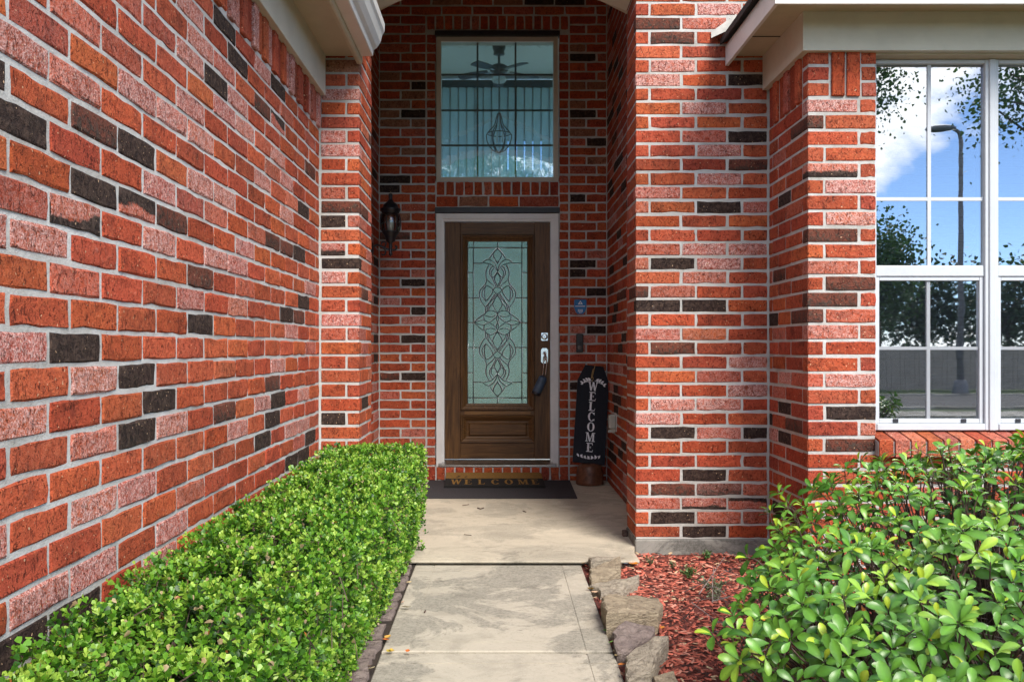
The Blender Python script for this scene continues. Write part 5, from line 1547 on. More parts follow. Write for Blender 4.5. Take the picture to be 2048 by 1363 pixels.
def leaf_frames(pos, direc, up):
    d = direc / np.linalg.norm(direc, axis=1, keepdims=True)
    s = np.cross(up, d); n = np.linalg.norm(s, axis=1, keepdims=True)
    bad = n[:, 0] < 1e-4
    s[bad] = np.cross(np.array([[1.0, 0.2, 0.1]]), d[bad]); n = np.linalg.norm(s, axis=1, keepdims=True)
    s = s / n
    u = np.cross(d, s)
    return d, s, u
def leaves_mesh(name, tpl, pos, direc, up, length, cols, mat, parent, smooth=False, width=1.0):
    d, s, u = leaf_frames(pos, direc, up)
    T = tpl['v']; nv = len(T); n = len(pos)
    L = length[:, None, None]
    W = (width if np.ndim(width) else np.full(n, width))[:, None, None]
    V = pos[:, None, :] + L * (T[None, :, 0:1] * d[:, None, :] + W * T[None, :, 1:2] * s[:, None, :] + T[None, :, 2:3] * u[:, None, :])
    V = V.reshape(-1, 3).astype(np.float32)
    fl, ls, lt = [], [], []
    base = np.arange(n, dtype=np.int32) * nv
    loops = []
    sizes = [len(f) for f in tpl['f']]
    per = sum(sizes)
    flat = np.concatenate([np.array(f, dtype=np.int32) for f in tpl['f']])
    idx = (base[:, None] + flat[None, :]).ravel()
    st0 = np.cumsum([0] + sizes[:-1])
    starts = (np.arange(n)[:, None] * per + st0[None, :]).ravel()
    me = bpy.data.meshes.new(name)
    me.vertices.add(len(V)); me.vertices.foreach_set('co', V.ravel())
    me.loops.add(len(idx)); me.loops.foreach_set('vertex_index', idx.astype(np.int32))
    me.polygons.add(len(starts)); me.polygons.foreach_set('loop_start', starts.astype(np.int32))
    me.update(calc_edges=True)
    me.validate()
    a = me.attributes.new('lc', 'FLOAT_COLOR', 'POINT')
    c4 = np.concatenate([cols, np.ones((n, 1))], axis=1).astype(np.float32)
    cv = np.repeat(c4, nv, axis=0)
    if 'c' in tpl: cv[:, :3] *= np.tile(tpl['c'], n)[:, None]
    a.data.foreach_set('color', cv.ravel())
    me.materials.append(mat)
    if smooth: me.polygons.foreach_set('use_smooth', np.ones(len(me.polygons), dtype=bool))
    o = bpy.data.objects.new(name, me); COL.objects.link(o)
    if parent is not None:
        o.parent = parent; o.matrix_parent_inverse = PM(parent).inverted()
    return o
def pick_single(pos, area, count=300):
    """indices of the leaves that show largest in the picture"""
    y = np.maximum(pos[:, 1], 0.2)
    u = VPX + pos[:, 0] * F_PX / y; v = VPY - (pos[:, 2] - CAM_Z) * F_PX / y
    sc = np.where((u > 0) & (u < 2048) & (v > 0) & (v < 1363), area / y ** 2, -1)
    idx = np.argsort(-sc)[:count]
    return idx[sc[idx] > 0]
def single_leaves(idx, tpl, pos, direc, up, length, cols, mat, parent, width=1.0):
    """each picked leaf is a part of its own; alike leaves share a mesh"""
    d, s, u = leaf_frames(pos[idx], direc[idx], up[idx])
    cache = {}
    for j, i in enumerate(idx):
        key = tuple(np.round(cols[i] / 0.025).astype(int))
        me = cache.get(key)
        if me is None:
            me = bpy.data.meshes.new('leaf')
            tv = tpl['v'] * np.array([1, width, 1])
            me.from_pydata([tuple(map(float, p)) for p in tv], [], tpl['f'])
            a = me.attributes.new('lc', 'FLOAT_COLOR', 'POINT')
            a.data.foreach_set('color', np.array([[*(cols[i] * (tpl['c'][k2] if 'c' in tpl else 1.0)), 1.0] for k2 in range(len(tpl['v']))], dtype=np.float32).ravel())
            me.materials.append(mat)
            me.polygons.foreach_set('use_smooth', [True] * len(me.polygons))
            cache[key] = me
        o = bpy.data.objects.new('leaf', me); COL.objects.link(o)
        L = float(length[i])
        m = Matrix(((d[j][0] * L, s[j][0] * L, u[j][0] * L, pos[i][0]), (d[j][1] * L, s[j][1] * L, u[j][1] * L, pos[i][1]), (d[j][2] * L, s[j][2] * L, u[j][2] * L, pos[i][2]), (0, 0, 0, 1)))
        o.parent = parent; o.matrix_parent_inverse = PM(parent).inverted(); o.matrix_basis = m
def unit(v): return v / np.maximum(np.linalg.norm(v, axis=1, keepdims=True), 1e-9)
def lumps(P, seed, k=5, amp=0.02, lo=3.0, hi=14.0):
    r_ = np.random.default_rng(seed)
    out = np.zeros(len(P))
    for _ in range(k):
        w = r_.normal(size=3); w = w / np.linalg.norm(w) * r_.uniform(lo, hi)
        out += np.sin(P @ w + r_.uniform(0, 6.28))
    return out / math.sqrt(k) * amp

# ------------------------------------------------------------------ clipped boxwood hedge
hedge = thing('boxwood_hedge', (-0.7, 3.0, -0.03), 'clipped boxwood hedge with tiny bright green leaves along the brick wall', 'hedge')
HX0, HXT, HXB, HZ, HYA, HYB = -0.985, -0.425, -0.505, 0.575, 0.75, 5.01
def hedge_points(n):
    """points and outward normals over the sheared faces"""
    A = np.array([0.56 * 4.26, 0.60 * 4.26, 0.56 * 0.6, 0.30 * 4.26])
    which = rng.choice(4, size=n, p=A / A.sum())
    t = rng.random(n); q = rng.random(n)
    P = np.zeros((n, 3)); N = np.zeros((n, 3))
    Y = HYA + (HYB - HYA) * t
    m = which == 0
    P[m] = np.c_[HX0 + (HXT - HX0) * q[m], Y[m], np.full(m.sum(), HZ)]; N[m] = (0, 0, 1)
    m = which == 1
    z = -0.01 + (HZ + 0.01) * q[m]
    P[m] = np.c_[HXB + (HXT - HXB) * np.clip(z / 0.35, 0, 1), Y[m], z]; N[m] = (1, 0, 0.05)
    m = which == 2
    P[m] = np.c_[HX0 + (HXT - HX0) * t[m], np.full(m.sum(), HYB), HZ * q[m]]; N[m] = (0, 1, 0)
    m = which == 3
    P[m] = np.c_[np.full(m.sum(), HX0), Y[m], HZ * (0.5 + 0.5 * q[m])]; N[m] = (-1, 0, 0.1)
    # round the top edges
    ex = np.clip((P[:, 0] - (HXT - 0.06)) / 0.06, 0, 1); P[:, 2] -= np.where(which == 0, ex ** 2 * 0.022, 0)
    ez = np.clip((P[:, 2] - (HZ - 0.07)) / 0.07, 0, 1); P[:, 0] -= np.where(which == 1, ez ** 2 * 0.02, 0)
    el = np.clip(((HX0 + 0.10) - P[:, 0]) / 0.10, 0, 1); P[:, 2] -= np.where(which == 0, el ** 2 * 0.06, 0)
    # the far end was cut a little higher, the near end droops
    P[:, 2] += np.where(P[:, 2] > 0.3, 0.030 * np.clip((P[:, 1] - 3.0) / 2.0, -0.6, 1), 0)
    P[:, 0] += np.where(which == 1, 0.020 * (P[:, 1] - 3.5) / 1.5, 0)
    return P, unit(N), which
NS = 14500
P, N, wh = hedge_points(NS)
thin = lumps(P, 9, 6, 1.0, 9, 30)
ok_ = (thin > -1.15) | (rng.random(NS) < 0.25)
P, N, wh = P[ok_], N[ok_], wh[ok_]
NS = len(P)
lump = lumps(P, 5, 7, 0.013, 4, 18)
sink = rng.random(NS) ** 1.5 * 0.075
P = P + N * (lump - sink)[:, None]
ax = unit(N * 0.8 + rng.normal(size=(NS, 3)) * 0.42 + np.array([0, 0, 0.35]))
per = 7
K = np.repeat(np.arange(NS), per)
lev = np.tile(np.array([0, 0, 1, 1, 2, 2, 3]), NS)
side = np.tile(np.array([1, -1, 1, -1, 1, -1, 0]), NS)
ref = unit(np.cross(ax, rng.normal(size=(NS, 3)))); ref2 = np.cross(ax, ref)
rad = np.where((lev % 2 == 0)[:, None], ref[K], ref2[K]) * side[:, None]
sl = rng.uniform(0.020, 0.036, NS)
pos = P[K] - ax[K] * sl[K][:, None] * (1.0 - lev / 3.0)[:, None]
opn = np.array([0.95, 0.75, 0.50, 0.12])[lev][:, None]
direc = unit(ax[K] * (1 - opn * 0.75) + rad * opn + rng.normal(size=(len(K), 3)) * 0.14)
up = unit(ax[K] + rng.normal(size=(len(K), 3)) * 0.25)
ln = rng.uniform(0.0125, 0.0215, len(K)) * np.array([1.0, 1.0, 0.85, 0.6])[lev]
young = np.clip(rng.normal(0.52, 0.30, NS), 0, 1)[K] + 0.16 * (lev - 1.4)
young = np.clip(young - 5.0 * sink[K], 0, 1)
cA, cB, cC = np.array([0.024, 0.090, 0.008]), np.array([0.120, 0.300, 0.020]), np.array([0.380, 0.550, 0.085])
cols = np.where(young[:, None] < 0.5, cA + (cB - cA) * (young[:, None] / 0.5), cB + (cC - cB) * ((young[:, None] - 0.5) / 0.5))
cols = cols * rng.uniform(0.85, 1.15, (len(K), 1))
dead = rng.random(len(K)) < 0.022
cols[dead] = np.array([0.46, 0.34, 0.20]) * rng.uniform(0.7, 1.2, (dead.sum(), 1))
org = rng.random(len(K)) < 0.0015
cols[org] = (0.45, 0.16, 0.03)
si = pick_single(pos, ln ** 2, 300)
keep = np.ones(len(K), bool); keep[si] = False
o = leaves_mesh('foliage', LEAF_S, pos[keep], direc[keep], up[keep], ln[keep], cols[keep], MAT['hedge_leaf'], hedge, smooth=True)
o['kind'] = 'stuff'
single_leaves(si, LEAF_S, pos, direc, up, ln, cols, MAT['hedge_leaf'], hedge)
# woody inside: shoots to the sprigs and the main stems
sm = MB()
r_ = random.Random(3)
for i in range(0, NS, 6):
    p = Vector(P[i]); a = Vector(ax[i])
    sm.tube([p - a * 0.02, p - a * 0.07 - Vector((0, 0, 0.02))], 0.0012, 3, r1=0.0018, caps=False)
yy = HYA
while yy < HYB - 0.05:
    x = -0.72 + r_.uniform(-.06, .06)
    for k_ in range(7):
        tip = (x + r_.uniform(-.26, .26), yy + r_.uniform(-.16, .16), HZ - r_.uniform(.05, .2))
        sm.tube([(x + r_.uniform(-.02, .02), yy, -0.03), ((x + tip[0]) / 2 + r_.uniform(-.04, .04), (yy + tip[1]) / 2, 0.22), tip], 0.009, 4, r1=0.003, caps=False)
    yy += 0.17
o = sm.build('stems', MAT['twig'], hedge, recalc=False); o['kind'] = 'stuff'
# oversized leaves further in, coloured dark to stand in for shade
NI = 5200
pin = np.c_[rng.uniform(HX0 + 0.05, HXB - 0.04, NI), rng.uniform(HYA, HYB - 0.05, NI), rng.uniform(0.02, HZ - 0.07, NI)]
o = leaves_mesh('inner_shade_leaves', LEAF_S, pin, unit(rng.normal(size=(NI, 3))), unit(rng.normal(size=(NI, 3))), rng.uniform(0.04, 0.06, NI), np.tile(np.array([[0.022, 0.06, 0.012]]), (NI, 1)) * rng.uniform(0.7, 1.2, (NI, 1)), MAT['hedge_leaf'], hedge)
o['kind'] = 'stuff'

# ------------------------------------------------------------------ broad-leaved shrub
shrub = thing('leafy_shrub', (1.5, 2.5, -0.05), 'spreading glossy green shrub with whorled leaves in front of the window bay', 'shrub')
CP = np.array([(0.56, 2.20, .33), (0.64, 2.60, .33), (.80, 2.00, .36), (1.0, 1.70, .42), (.74, 2.95, .37), (.90, 3.10, .42), (1.18, 3.20, .54), (1.35, 3.25, .64), (1.55, 3.25, .73), (1.9, 3.05, .79), (2.3, 2.9, .80), (1.5, 2.6, .60), (1.2, 2.1, .48), (1.3, 1.5, .48), (1.8, 1.7, .60), (2.3, 2.0, .70), (0.95, 2.5, .44), (1.2, 2.8, .50), (1.55, 3.5, .68), (2.2, 3.5, .74)])
def shrub_z(x, y):
    w = 1.0 / ((x[:, None] - CP[None, :, 0]) ** 2 + (y[:, None] - CP[None, :, 1]) ** 2 + 0.004) ** 1.6
    return (w * CP[None, :, 2]).sum(1) / w.sum(1)
def inside(x, y):
    e = ((x - 1.80) / 1.10) ** 2 + ((y - 2.50) / 1.10) ** 2
    return e < 1.0 + 0.10 * np.sin(3 * x + 5 * y)
# dart throwing for the shoot tips
tips = []
gridc = {}
rs = np.random.default_rng(77)
for layer, (spc, tries) in enumerate(((0.069, 9000), (0.092, 5000), (0.115, 3000))):
    pts_l = []
    for _ in range(tries):
        x, y = rs.uniform(0.5, 3.0), rs.uniform(1.38, 3.65)
        if not inside(np.array([x]), np.array([y]))[0]: continue
        if all((x - a) ** 2 + (y - b) ** 2 > (spc * (0.8 + 0.4 * ((i * 7) % 5) / 5)) ** 2 for i, (a, b) in enumerate(pts_l[-400:])):
            pts_l.append((x, y))
    for x, y in pts_l: tips.append((x, y, layer))
tips = np.array(tips)
extra = np.array([(*at(1421, 1262, 2.55)[:2], 0), (*at(1476, 1318, 2.35)[:2], 0), (*at(1545, 1335, 2.3)[:2], 0), (*at(1492, 1115, 2.9)[:2], 0)])
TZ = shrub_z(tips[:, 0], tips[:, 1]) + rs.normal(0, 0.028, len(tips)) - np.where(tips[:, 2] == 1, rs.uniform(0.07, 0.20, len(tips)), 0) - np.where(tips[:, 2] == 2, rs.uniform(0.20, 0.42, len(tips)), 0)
TZ = np.maximum(TZ, rs.uniform(0.05, 0.2, len(tips)))
edge = ((tips[:, 0] - 1.75) / 1.22) ** 2 + ((tips[:, 1] - 2.50) / 1.12) ** 2
T3 = np.c_[tips[:, 0], tips[:, 1], TZ]
T3 = np.r_[T3, np.array([list(at(1421, 1262, 2.55)), list(at(1476, 1318, 2.35)), list(at(1545, 1335, 2.3)), list(at(1492, 1112, 2.9))])]
edge = np.r_[edge, [1, 1, 1, 1]]
lay = np.r_[tips[:, 2], [0, 0, 0, 0]]
NT = len(T3)
cen = np.array([1.75, 2.5, 0.0])
outw = unit(np.c_[T3[:, 0] - cen[0], T3[:, 1] - cen[1], np.zeros(NT)])
ax = unit(np.c_[outw[:, :2] * (0.15 + 0.65 * np.clip(edge, 0, 1.1) ** 2)[:, None], np.full(NT, 0.8)] + np.array([-0.05, -0.38, 0.0]) + rs.normal(size=(NT, 3)) * 0.22)
lp, ld, lu, ll, lcol = [], [], [], [], []
for i in range(NT):
    a = ax[i]
    n = rs.integers(5, 9)
    r1 = np.cross(a, (0.3, 1, 0.2)); r1 /= np.linalg.norm(r1); r2 = np.cross(a, r1)
    ph = rs.uniform(0, 6.28)
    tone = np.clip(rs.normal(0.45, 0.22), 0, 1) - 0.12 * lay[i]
    big = rs.uniform(0.8, 1.15)
    for k_ in range(n):
        th = ph + k_ * 2.4
        y_ = k_ / n
        el = 0.05 + 0.95 * y_ ** 1.5 + rs.normal(0, 0.14)
        rd = r1 * math.cos(th) + r2 * math.sin(th)
        lp.append(T3[i] - a * (1 - y_) * 0.022 + rd * 0.003)
        ld.append(rd * math.cos(el) + a * math.sin(el) - np.array([0, 0, 0.10]) * (1 - y_))
        lu.append(a * math.cos(el) - rd * math.sin(el) + rs.normal(size=3) * 0.16)
        L = rs.uniform(0.046, 0.072) * big * (1.0 - 0.45 * y_ ** 2.2)
        ll.append(L)
        c0, c1, c2 = np.array([0.026, 0.095, 0.013]), np.array([0.098, 0.240, 0.028]), np.array([0.260, 0.400, 0.042])
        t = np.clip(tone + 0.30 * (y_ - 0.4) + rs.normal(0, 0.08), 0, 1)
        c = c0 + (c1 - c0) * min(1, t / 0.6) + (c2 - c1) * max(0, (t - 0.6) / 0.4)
        if k_ == n - 1 and rs.random() < 0.35: c = np.array([0.30, 0.40, 0.03])
        if rs.random() < 0.004: c = np.array([0.50, 0.17, 0.02]); ll[-1] *= 0.6
        lcol.append(c * rs.uniform(0.88, 1.12))
lp, ld, lu, ll, lcol = map(np.array, (lp, ld, lu, ll, lcol))
si = pick_single(lp, ll ** 2, 300)
keep = np.ones(len(lp), bool); keep[si] = False
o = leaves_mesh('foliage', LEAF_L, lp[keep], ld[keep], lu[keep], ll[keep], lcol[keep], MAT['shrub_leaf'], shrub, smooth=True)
o['kind'] = 'stuff'
single_leaves(si, LEAF_L, lp, ld, lu, ll, lcol, MAT['shrub_leaf'], shrub)
sm = MB(); sg = MB()
bases = [(1.3, 2.35), (1.75, 2.5), (2.2, 2.6), (1.6, 2.1), (1.55, 2.9), (1.15, 2.65), (2.1, 2.1)]
for i in range(NT):
    p = Vector(T3[i]); a = Vector(ax[i])
    b = min(bases, key=lambda q: (q[0] - p.x) ** 2 + (q[1] - p.y) ** 2 + random.random() * 0.2)
    b = Vector((b[0] + random.uniform(-.06, .06), b[1] + random.uniform(-.06, .06), -0.05))
    k1 = p - a * 0.09; k2 = p * 0.6 + b * 0.4 + Vector((random.uniform(-.05, .05), random.uniform(-.05, .05), -0.02))
    sm.tube(smooth_curve([b, k2, k1, p], 3), 0.0048, 4, r1=0.0017, caps=False)
for i in range(900):    # bare dead twigs in the shade of the leaves
    x, y = random.uniform(0.75, 2.6), random.uniform(1.6, 3.4)
    z = float(shrub_z(np.array([x]), np.array([y]))[0]) - random.uniform(0.08, 0.30)
    z = max(z, 0.03)
    d = Vector((random.uniform(-1, 1), random.uniform(-1, 1), random.uniform(-.2, 1.0))).normalized() * random.uniform(.06, .18)
    q = Vector((x, y, z))
    sg.tube([q - d, q + Vector((random.uniform(-.01, .01),) * 3), q + d * 0.6], 0.0022, 3, r1=0.0010, caps=False)
o = sm.build('stems', MAT['twig'], shrub, recalc=False); o['kind'] = 'stuff'
o = sg.build('dead_twigs', MAT['twig_grey'], shrub, recalc=False); o['kind'] = 'stuff'

# ------------------------------------------------------------------ mulch chips
NC = 20000
cx_ = rng.uniform(0.46, 2.9, NC); cy_ = rng.uniform(2.2, 5.04, NC)
m = (cx_ < 0.55 + 0.45 * rng.random(NC)) & (rng.random(NC) < 0.3)
cz_ = np.array([mulch_z(a, b) for a, b in zip(cx_, cy_)]) + rng.uniform(0.0, 0.018, NC)
th = rng.uniform(0, 6.28, NC); tl = rng.normal(0, 0.16, NC)
D = np.c_[np.cos(th) * np.cos(tl), np.sin(th) * np.cos(tl), np.sin(tl)]
CHIP = dict(v=np.array([(-.5, -.10, 0), (.5, -.07, 0), (.42, .09, 0), (-.46, .10, 0), (-.45, -.06, .10), (.44, -.04, .08), (.38, .06, .09), (-.40, .07, .10)], dtype=np.float32),
            f=[(0, 1, 5, 4), (1, 2, 6, 5), (2, 3, 7, 6), (3, 0, 4, 7), (4, 5, 6, 7)])
Lc = rng.uniform(0.012, 0.042, NC)
cc = np.array([0.50, 0.135, 0.092])[None, :] * rng.uniform(0.45, 1.35, (NC, 1)) * np.array([1, 1, 1])
pk = rng.random(NC) < 0.18; cc[pk] = np.array([0.60, 0.26, 0.19]) * rng.uniform(0.8, 1.2, (pk.sum(), 1))
dk = rng.random(NC) < 0.12; cc[dk] = np.array([0.055, 0.024, 0.020])
tn = rng.random(NC) < 0.035; cc[tn] = np.array([0.55, 0.40, 0.25])
upc = unit(np.c_[rng.normal(0, .35, NC), rng.normal(0, .35, NC), np.ones(NC)])
o = leaves_mesh('mulch_chips', CHIP, np.c_[cx_, cy_, cz_], D, upc, Lc, cc, MAT['chip'], None, width=rng.uniform(0.8, 2.0, NC))
tag(o, 'red dyed bark mulch chips covering the bed beside the walk', 'mulch', None, 'stuff')

# ------------------------------------------------------------------ dry leaves and litter in the joints
def dry_leaf(u, v, z, L, col, label, seed, grp='dry leaves fallen along the walk', name='dry_leaf'):
    r_ = random.Random(seed)
    x, y = ground_px(u, v, z)
    a = r_.uniform(0, 6.28)
    vs, fs = [], []
    n = 5
    for i in range(n + 1):
        t = i / n
        w = L * 0.27 * math.sin(math.pi * (0.06 + 0.9 * t)) * r_.uniform(0.85, 1.15)
        curl = L * 0.22 * (t - 0.5) ** 2 * 2
        vs += [(L * (t - .5), w, curl + w * 0.45), (L * (t - .5), 0, curl), (L * (t - .5), -w, curl + w * r_.uniform(.2, .6))]
    for i in range(n):
        k = i * 3
        fs += [(k, k + 1, k + 4, k + 3), (k + 1, k + 2, k + 5, k + 4)]
    M = Matrix.Translation((x, y, z + 0.003)) @ Matrix.Rotation(a, 4, 'Z') @ Matrix.Rotation(r_.uniform(-.3, .3), 4, 'X')
    o = MB().add([M @ Vector(p) for p in vs], fs).build(name, MAT['dry'], None, recalc=False)
    at_ = o.data.attributes.new('lc', 'FLOAT_COLOR', 'POINT')
    at_.data.foreach_set('color', np.array([(*[c * r_.uniform(.85, 1.15) for c in col], 1)] * len(vs), dtype=np.float32).ravel())
    return tag(o, label, 'leaf', grp)
YEL, TAN, ORG, GRN, BRN = (0.50, 0.33, 0.06), (0.48, 0.38, 0.23), (0.52, 0.17, 0.03), (0.12, 0.24, 0.05), (0.16, 0.09, 0.05)
LV = [(1166,1127,TAN,.035,'pale dry leaf at the porch end of the stone joint'), (1175,1140,BRN,.03,'brown dry leaf beside the tilted buff stone'), (1183,1178,YEL,.045,'yellow dry leaf caught beside the wedge stone'), (1190,1185,TAN,.035,'tan dry leaf next to the yellow one by the wedge stone'),
      (1190,1196,TAN,.03,'small tan leaf in the joint before the thick stone'), (1218,1254,GRN,.045,'green leaf in the joint below the thick stone'), (1213,1262,GRN,.03,'small green leaf at the slab edge below the thick stone'), (1222,1285,GRN,.03,'olive leaf in the joint by the dark rounded stone'),
      (1232,1302,TAN,.04,'pale leaf at the end of the slab joint'), (1240,1312,TAN,.045,'cream leaf between slab end and pointed stone'), (1243,1330,ORG,.03,'orange leaf sliver beside the pointed stone'), (1247,1350,BRN,.035,'brown leaf at the foot of the pointed stone'),
      (1288,1248,TAN,.045,'pale leaf lying under the thick stone front'), (1320,1257,ORG,.045,'orange leaf on mulch right of the dark rounded stone'), (1268,1290,TAN,.04,'tan leaf on the edge of the pointed stone'),
      (1367,1296,ORG,.06,'large tan-orange leaf lying on the red mulch'), (1392,1290,TAN,.045,'pale curled leaf on the red mulch'),
      (812,1215,TAN,.05,'tan leaf beside the walk edge under the hedge'), (806,1205,TAN,.03,'small pale leaf at the hedge side of the walk'), (775,1275,YEL,.04,'yellow leaf in the hedge-side joint of the walk'), (772,1280,ORG,.03,'orange leaf below the yellow one at the walk edge'),
      (783,1302,YEL,.035,'yellow leaf lying in the cross joint of the walk'), (778,1303,YEL,.03,'small yellow leaf at the end of the cross joint'), (815,1303,ORG,.03,'rusty leaf in the cross joint of the walk'), (741,1338,TAN,.035,'pale leaf at the bottom of the hedge-side joint'), (733,1335,BRN,.04,'brown leaf under the hedge near the picture bottom'),
      (818,1165,TAN,.03,'pale leaf by the small violet stone')]
for i, (u, v, c, L, lab) in enumerate(LV): dry_leaf(u, v, -0.012 if u < 1250 else -0.030, L, c, lab, 300 + i)
bf = dry_leaf(1266, 1128, -0.02, 0.075, (0.60, 0.22, 0.02), 'curled bright orange leaf with a dark spot on the mulch by the porch', 351)
bf2 = dry_leaf(1249, 1128, -0.02, 0.045, (0.03, 0.06, 0.14), 'dark blue-grey scrap beside the bright orange leaf', 352, name='scrap')
bf2['category'] = 'scrap'; del bf2['group']
def twig(pts, r, label, mat='twig', name='twig'):
    o = MB().tube([Vector(p) for p in pts], r, 5).build(name, MAT[mat]); tag(o, label, 'twig', 'twigs and scraps on the concrete')
def gz_(u, v, z): return (*ground_px(u, v, z), z + 0.004)
twig([gz_(955, 1016, 0), gz_(961, 1018, 0), gz_(967, 1016, 0)], 0.005, 'dark crumpled leaf scrap in the middle of the porch')
twig([gz_(1046, 1022, 0), gz_(1052, 1024, 0)], 0.004, 'tiny dark scrap on the porch in front of the mat')
twig([gz_(928, 1069, 0), gz_(943, 1071, 0)], 0.002, 'thin straight twig on the porch near its front')
twig([gz_(1011, 1339, -0.03), gz_(1021, 1341, -0.03), gz_(1029, 1340, -0.03)], 0.0035, 'dark brown twig on the nearest walk slab')
twig([gz_(849, 1225, -0.018), gz_(851, 1222, -0.018)], 0.004, 'tiny dark speck of bark on the middle slab')
twig([gz_(925, 1011, 0), gz_(938, 1009, 0)], 0.0025, 'small twig on the porch near the hedge end')

# weeds growing through the mulch
def weed(u, v, h, n, col, label, seed, spread=0.06, leafL=0.014):
    r_ = np.random.default_rng(seed)
    x, y = ground_px(u, v, -0.035)
    root = thing('weed', (x, y, -0.04), label, 'weed', 'weeds in the red mulch')
    pos, dr, cl = [], [], []
    st_ = MB()
    for i in range(n):
        a = r_.uniform(0, 6.28); s_ = r_.uniform(0.2, 1) * spread
        tip = np.array([x + s_ * math.cos(a), y + s_ * math.sin(a), -0.035 + h * r_.uniform(0.4, 1.0)])
        b = np.array([x, y, -0.045])
        mid_ = b * 0.5 + tip * 0.5 + np.array([0, 0, 0.01])
        st_.tube([b, mid_, tip], 0.0011, 3, caps=False)
        for k in range(9):
            t = 0.25 + 0.75 * k / 8
            pos.append(b * (1 - t) + tip * t); dr.append(r_.normal(size=3) + np.array([0, 0, .5])); cl.append(np.array(col) * r_.uniform(.7, 1.3))
    pos, dr, cl = np.array(pos), np.array(dr), np.array(cl)
    o = leaves_mesh('leaves', LEAF_S, pos, dr, unit(r_.normal(size=(len(pos), 3)) + np.array([0, 0, 1.2])), r_.uniform(.6, 1.2, len(pos)) * leafL, cl, MAT['hedge_leaf'], root)
    o['kind'] = 'stuff'
    st_.build('stem', MAT['twig'], root, recalc=False)
weed(1378, 1150, 0.05, 16, (0.10, 0.20, 0.06), 'small bright green weed in the mulch near the pier', 1, 0.05)
weed(1425, 1178, 0.06, 34, (0.14, 0.20, 0.11), 'wiry grey-green weed clump in the mulch beside the shrub', 2, 0.10, 0.012)
weed(1432, 1198, 0.05, 24, (0.20, 0.23, 0.14), 'pale grey-green weed just below the wiry clump', 3, 0.06, 0.011)
weed(1300, 1125, 0.03, 9, (0.13, 0.17, 0.08), 'faint little weed in the mulch by the orange leaf', 4, 0.04, 0.010)
weed(1415, 1116, 0.05, 10, (0.10, 0.22, 0.06), 'thin upright weed against the pier footing', 5, 0.03)
weed(1345, 1133, 0.025, 8, (0.16, 0.20, 0.10), 'tiny pale weed between pier and edging stones', 6, 0.03, 0.010)

# ------------------------------------------------------------------ street side, mirrored in the panes
def tree(name, loc, H, crown_c, crown_r, n, leaf, label, seed, col=(0.045, 0.095, 0.025), holes=0.35, trunk_r=0.13, grp='trees across the street mirrored in the glass'):
    r_ = np.random.default_rng(seed); q = random.Random(seed)
    root = thing(name, loc, label, 'tree', grp)
    tm = MB()
    top = Vector((crown_c[0], crown_c[1], crown_c[2] + crown_r[2] * 0.4))
    b = Vector((loc[0], loc[1], -0.2))
    tm.tube(smooth_curve([b, b * 0.6 + top * 0.4 + Vector((0.15, 0.1, 0)), top], 4), trunk_r, 8, r1=trunk_r * 0.25)
    cl = []
    for i in range(26):
        d = r_.normal(size=3); d /= np.linalg.norm(d)
        c = np.array(crown_c) + d * np.array(crown_r) * r_.uniform(0.35, 0.95)
        cl.append(c)
        s_ = b * 0.45 + top * 0.55 if q.random() < .5 else b * 0.3 + top * 0.7
        tm.tube([s_, (s_ + Vector(c)) / 2 + Vector((0, 0, 0.15)), Vector(c)], trunk_r * 0.3, 5, r1=0.012, caps=False)
    cl = np.array(cl)
    k = r_.integers(0, len(cl), n)
    off = r_.normal(size=(n, 3)) * np.array(crown_r) * 0.23
    pos = cl[k] + off
    tone = r_.uniform(0.6, 1.4, len(cl))[k][:, None]
    o = leaves_mesh('crown', LEAF_S, pos, r_.normal(size=(n, 3)) + np.array([0, 0, -0.5]), unit(r_.normal(size=(n, 3)) + np.array([0, 0, 1.0])), r_.uniform(0.7, 1.3, n) * leaf, np.array(col)[None, :] * tone * r_.uniform(.8, 1.2, (n, 1)), MAT['tree_leaf'], root)
    o['kind'] = 'stuff'
    tm.build('trunk', MAT['bark'], root, smooth=True, recalc=False)
tree('tree', (5.2, -7.2, 0), 7.5, (5.9, -7.0, 6.2), (1.35, 1.3, 1.5), 11000, 0.065, 'leafy tree mirrored at the brick side of the upper pane', 21)
tree('tree', (9.6, -4.6, 0), 7.5, (8.9, -4.8, 5.9), (1.6, 1.4, 1.6), 9000, 0.065, 'tree with overhanging sprays mirrored above the lamp post', 22)
tree('tree', (13.2, -22, 0), 6.5, (13.2, -22, 3.9), (1.7, 1.5, 2.2), 8000, 0.13, 'bushy tree mirrored low in the upper pane', 23)
tree('tree', (-0.4, -22.5, 0), 11.5, (-0.5, -22.5, 8.0), (3.6, 2.6, 3.2), 6500, 0.20, 'round tree mirrored at the foot of the window over the door', 24, col=(0.11, 0.20, 0.06))  # crown colour lightened to offset its backlit side
for i, x in enumerate((16.0, 19.2, 22.6)):
    tree('tree', (x, -24.5, 0), 5, (x, -24.5, 2.7), (2.1, 1.5, 1.9), 3200, 0.18, 'dark tree mirrored behind the fence, %s of the three' % ('nearest the bushy tree', 'in the middle', 'farthest along')[i], 30 + i, col=(0.03, 0.065, 0.02))
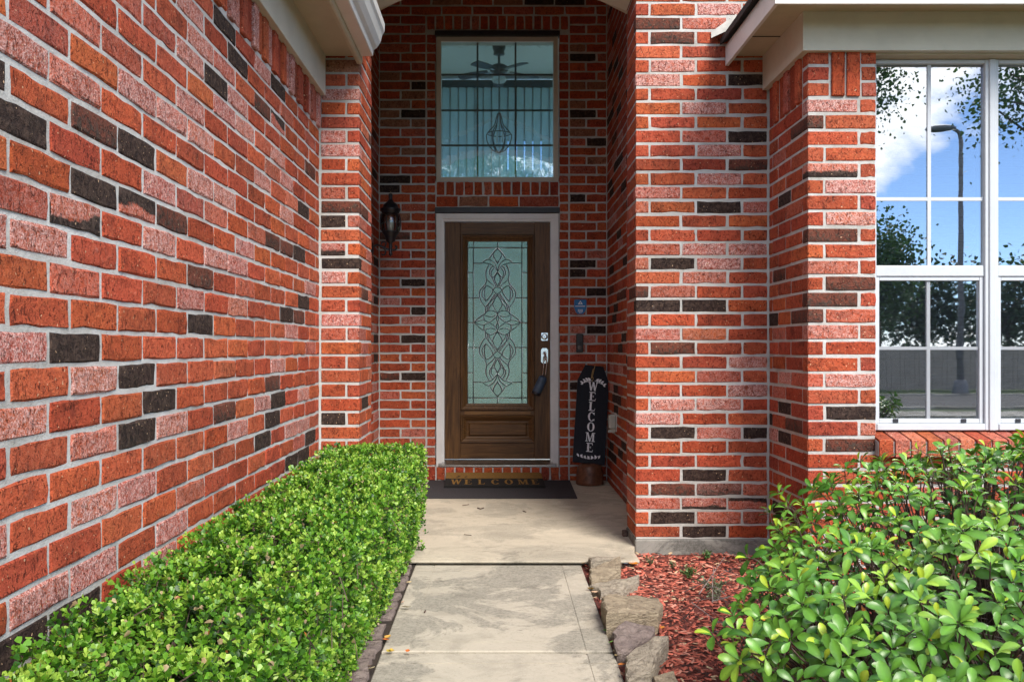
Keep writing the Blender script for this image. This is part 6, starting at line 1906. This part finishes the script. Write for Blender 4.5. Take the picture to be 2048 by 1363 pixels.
MAT['fence_wood'] = M_wood('weathered_fence_wood', (0.24, 0.215, 0.19), (0.42, 0.39, 0.35), rough=0.85)
fence = thing('wood_fence', (12, -17.4, -0.1), 'grey wooden fence across the street, mirrored in the lower panes', 'fence')
pk_me = None
for i in range(110):
    if pk_me is None:
        o = MB().prism([(-0.068, -0.1), (0.068, -0.1), (0.068, 1.10), (0.03, 1.15), (-0.03, 1.15), (-0.068, 1.10)], 'Y', -0.009, 0.009).build('picket', MAT['fence_wood']); pk_me = o.data
    else:
        o = bpy.data.objects.new('picket', pk_me); COL.objects.link(o)
    o.parent = fence; o.matrix_parent_inverse = PM(fence).inverted()
    o.location = (6.0 + i * 0.142, -17.4 + 0.004 * (i % 3), 0.02 * ((i * 5) % 4) / 4)
MB().box(5.9, 21.7, -17.46, -17.42, 0.2, 0.29).box(5.9, 21.7, -17.46, -17.42, 0.8, 0.89).build('rail', MAT['fence_wood'], fence)
# street lamp
sl0 = Vector((12.55, -14.9, -0.1))
lampost = thing('street_lamp', sl0, 'tall grey street lamp mirrored in the upper bay pane', 'street lamp')
MAT['lamp_grey'] = plain('dull_grey_lamp', (0.16, 0.165, 0.18), 0.5, 0.15)
MB().tube([sl0, sl0 + Vector((0, 0, 7.0))], 0.095, 12, r1=0.05).lathe([(0.22, 0.0), (0.22, 0.05), (0.16, 0.35), (0.13, 0.4)], 12, c=tuple(sl0)).build('pole', MAT['lamp_grey'], lampost, smooth=True)
MB().tube(smooth_curve([sl0 + Vector((0, 0, 6.95)), sl0 + Vector((-0.05, 0, 7.12)), sl0 + Vector((-0.22, 0, 7.24))], 6), 0.055, 8).build('arm', MAT['lamp_grey'], lampost, smooth=True)
hp_ = sl0 + Vector((-0.55, 0, 7.24))
MB().lathe([(0.02, -0.42), (0.11, -0.36), (0.17, -0.18), (0.18, 0.05), (0.13, 0.30), (0.05, 0.42)], 16, M=Matrix.Translation(hp_) @ Matrix.Rotation(R(86), 4, 'Y') @ Matrix.Diagonal((0.55, 1, 1, 1))).build('lamp_head', MAT['lamp_grey'], lampost, smooth=True)
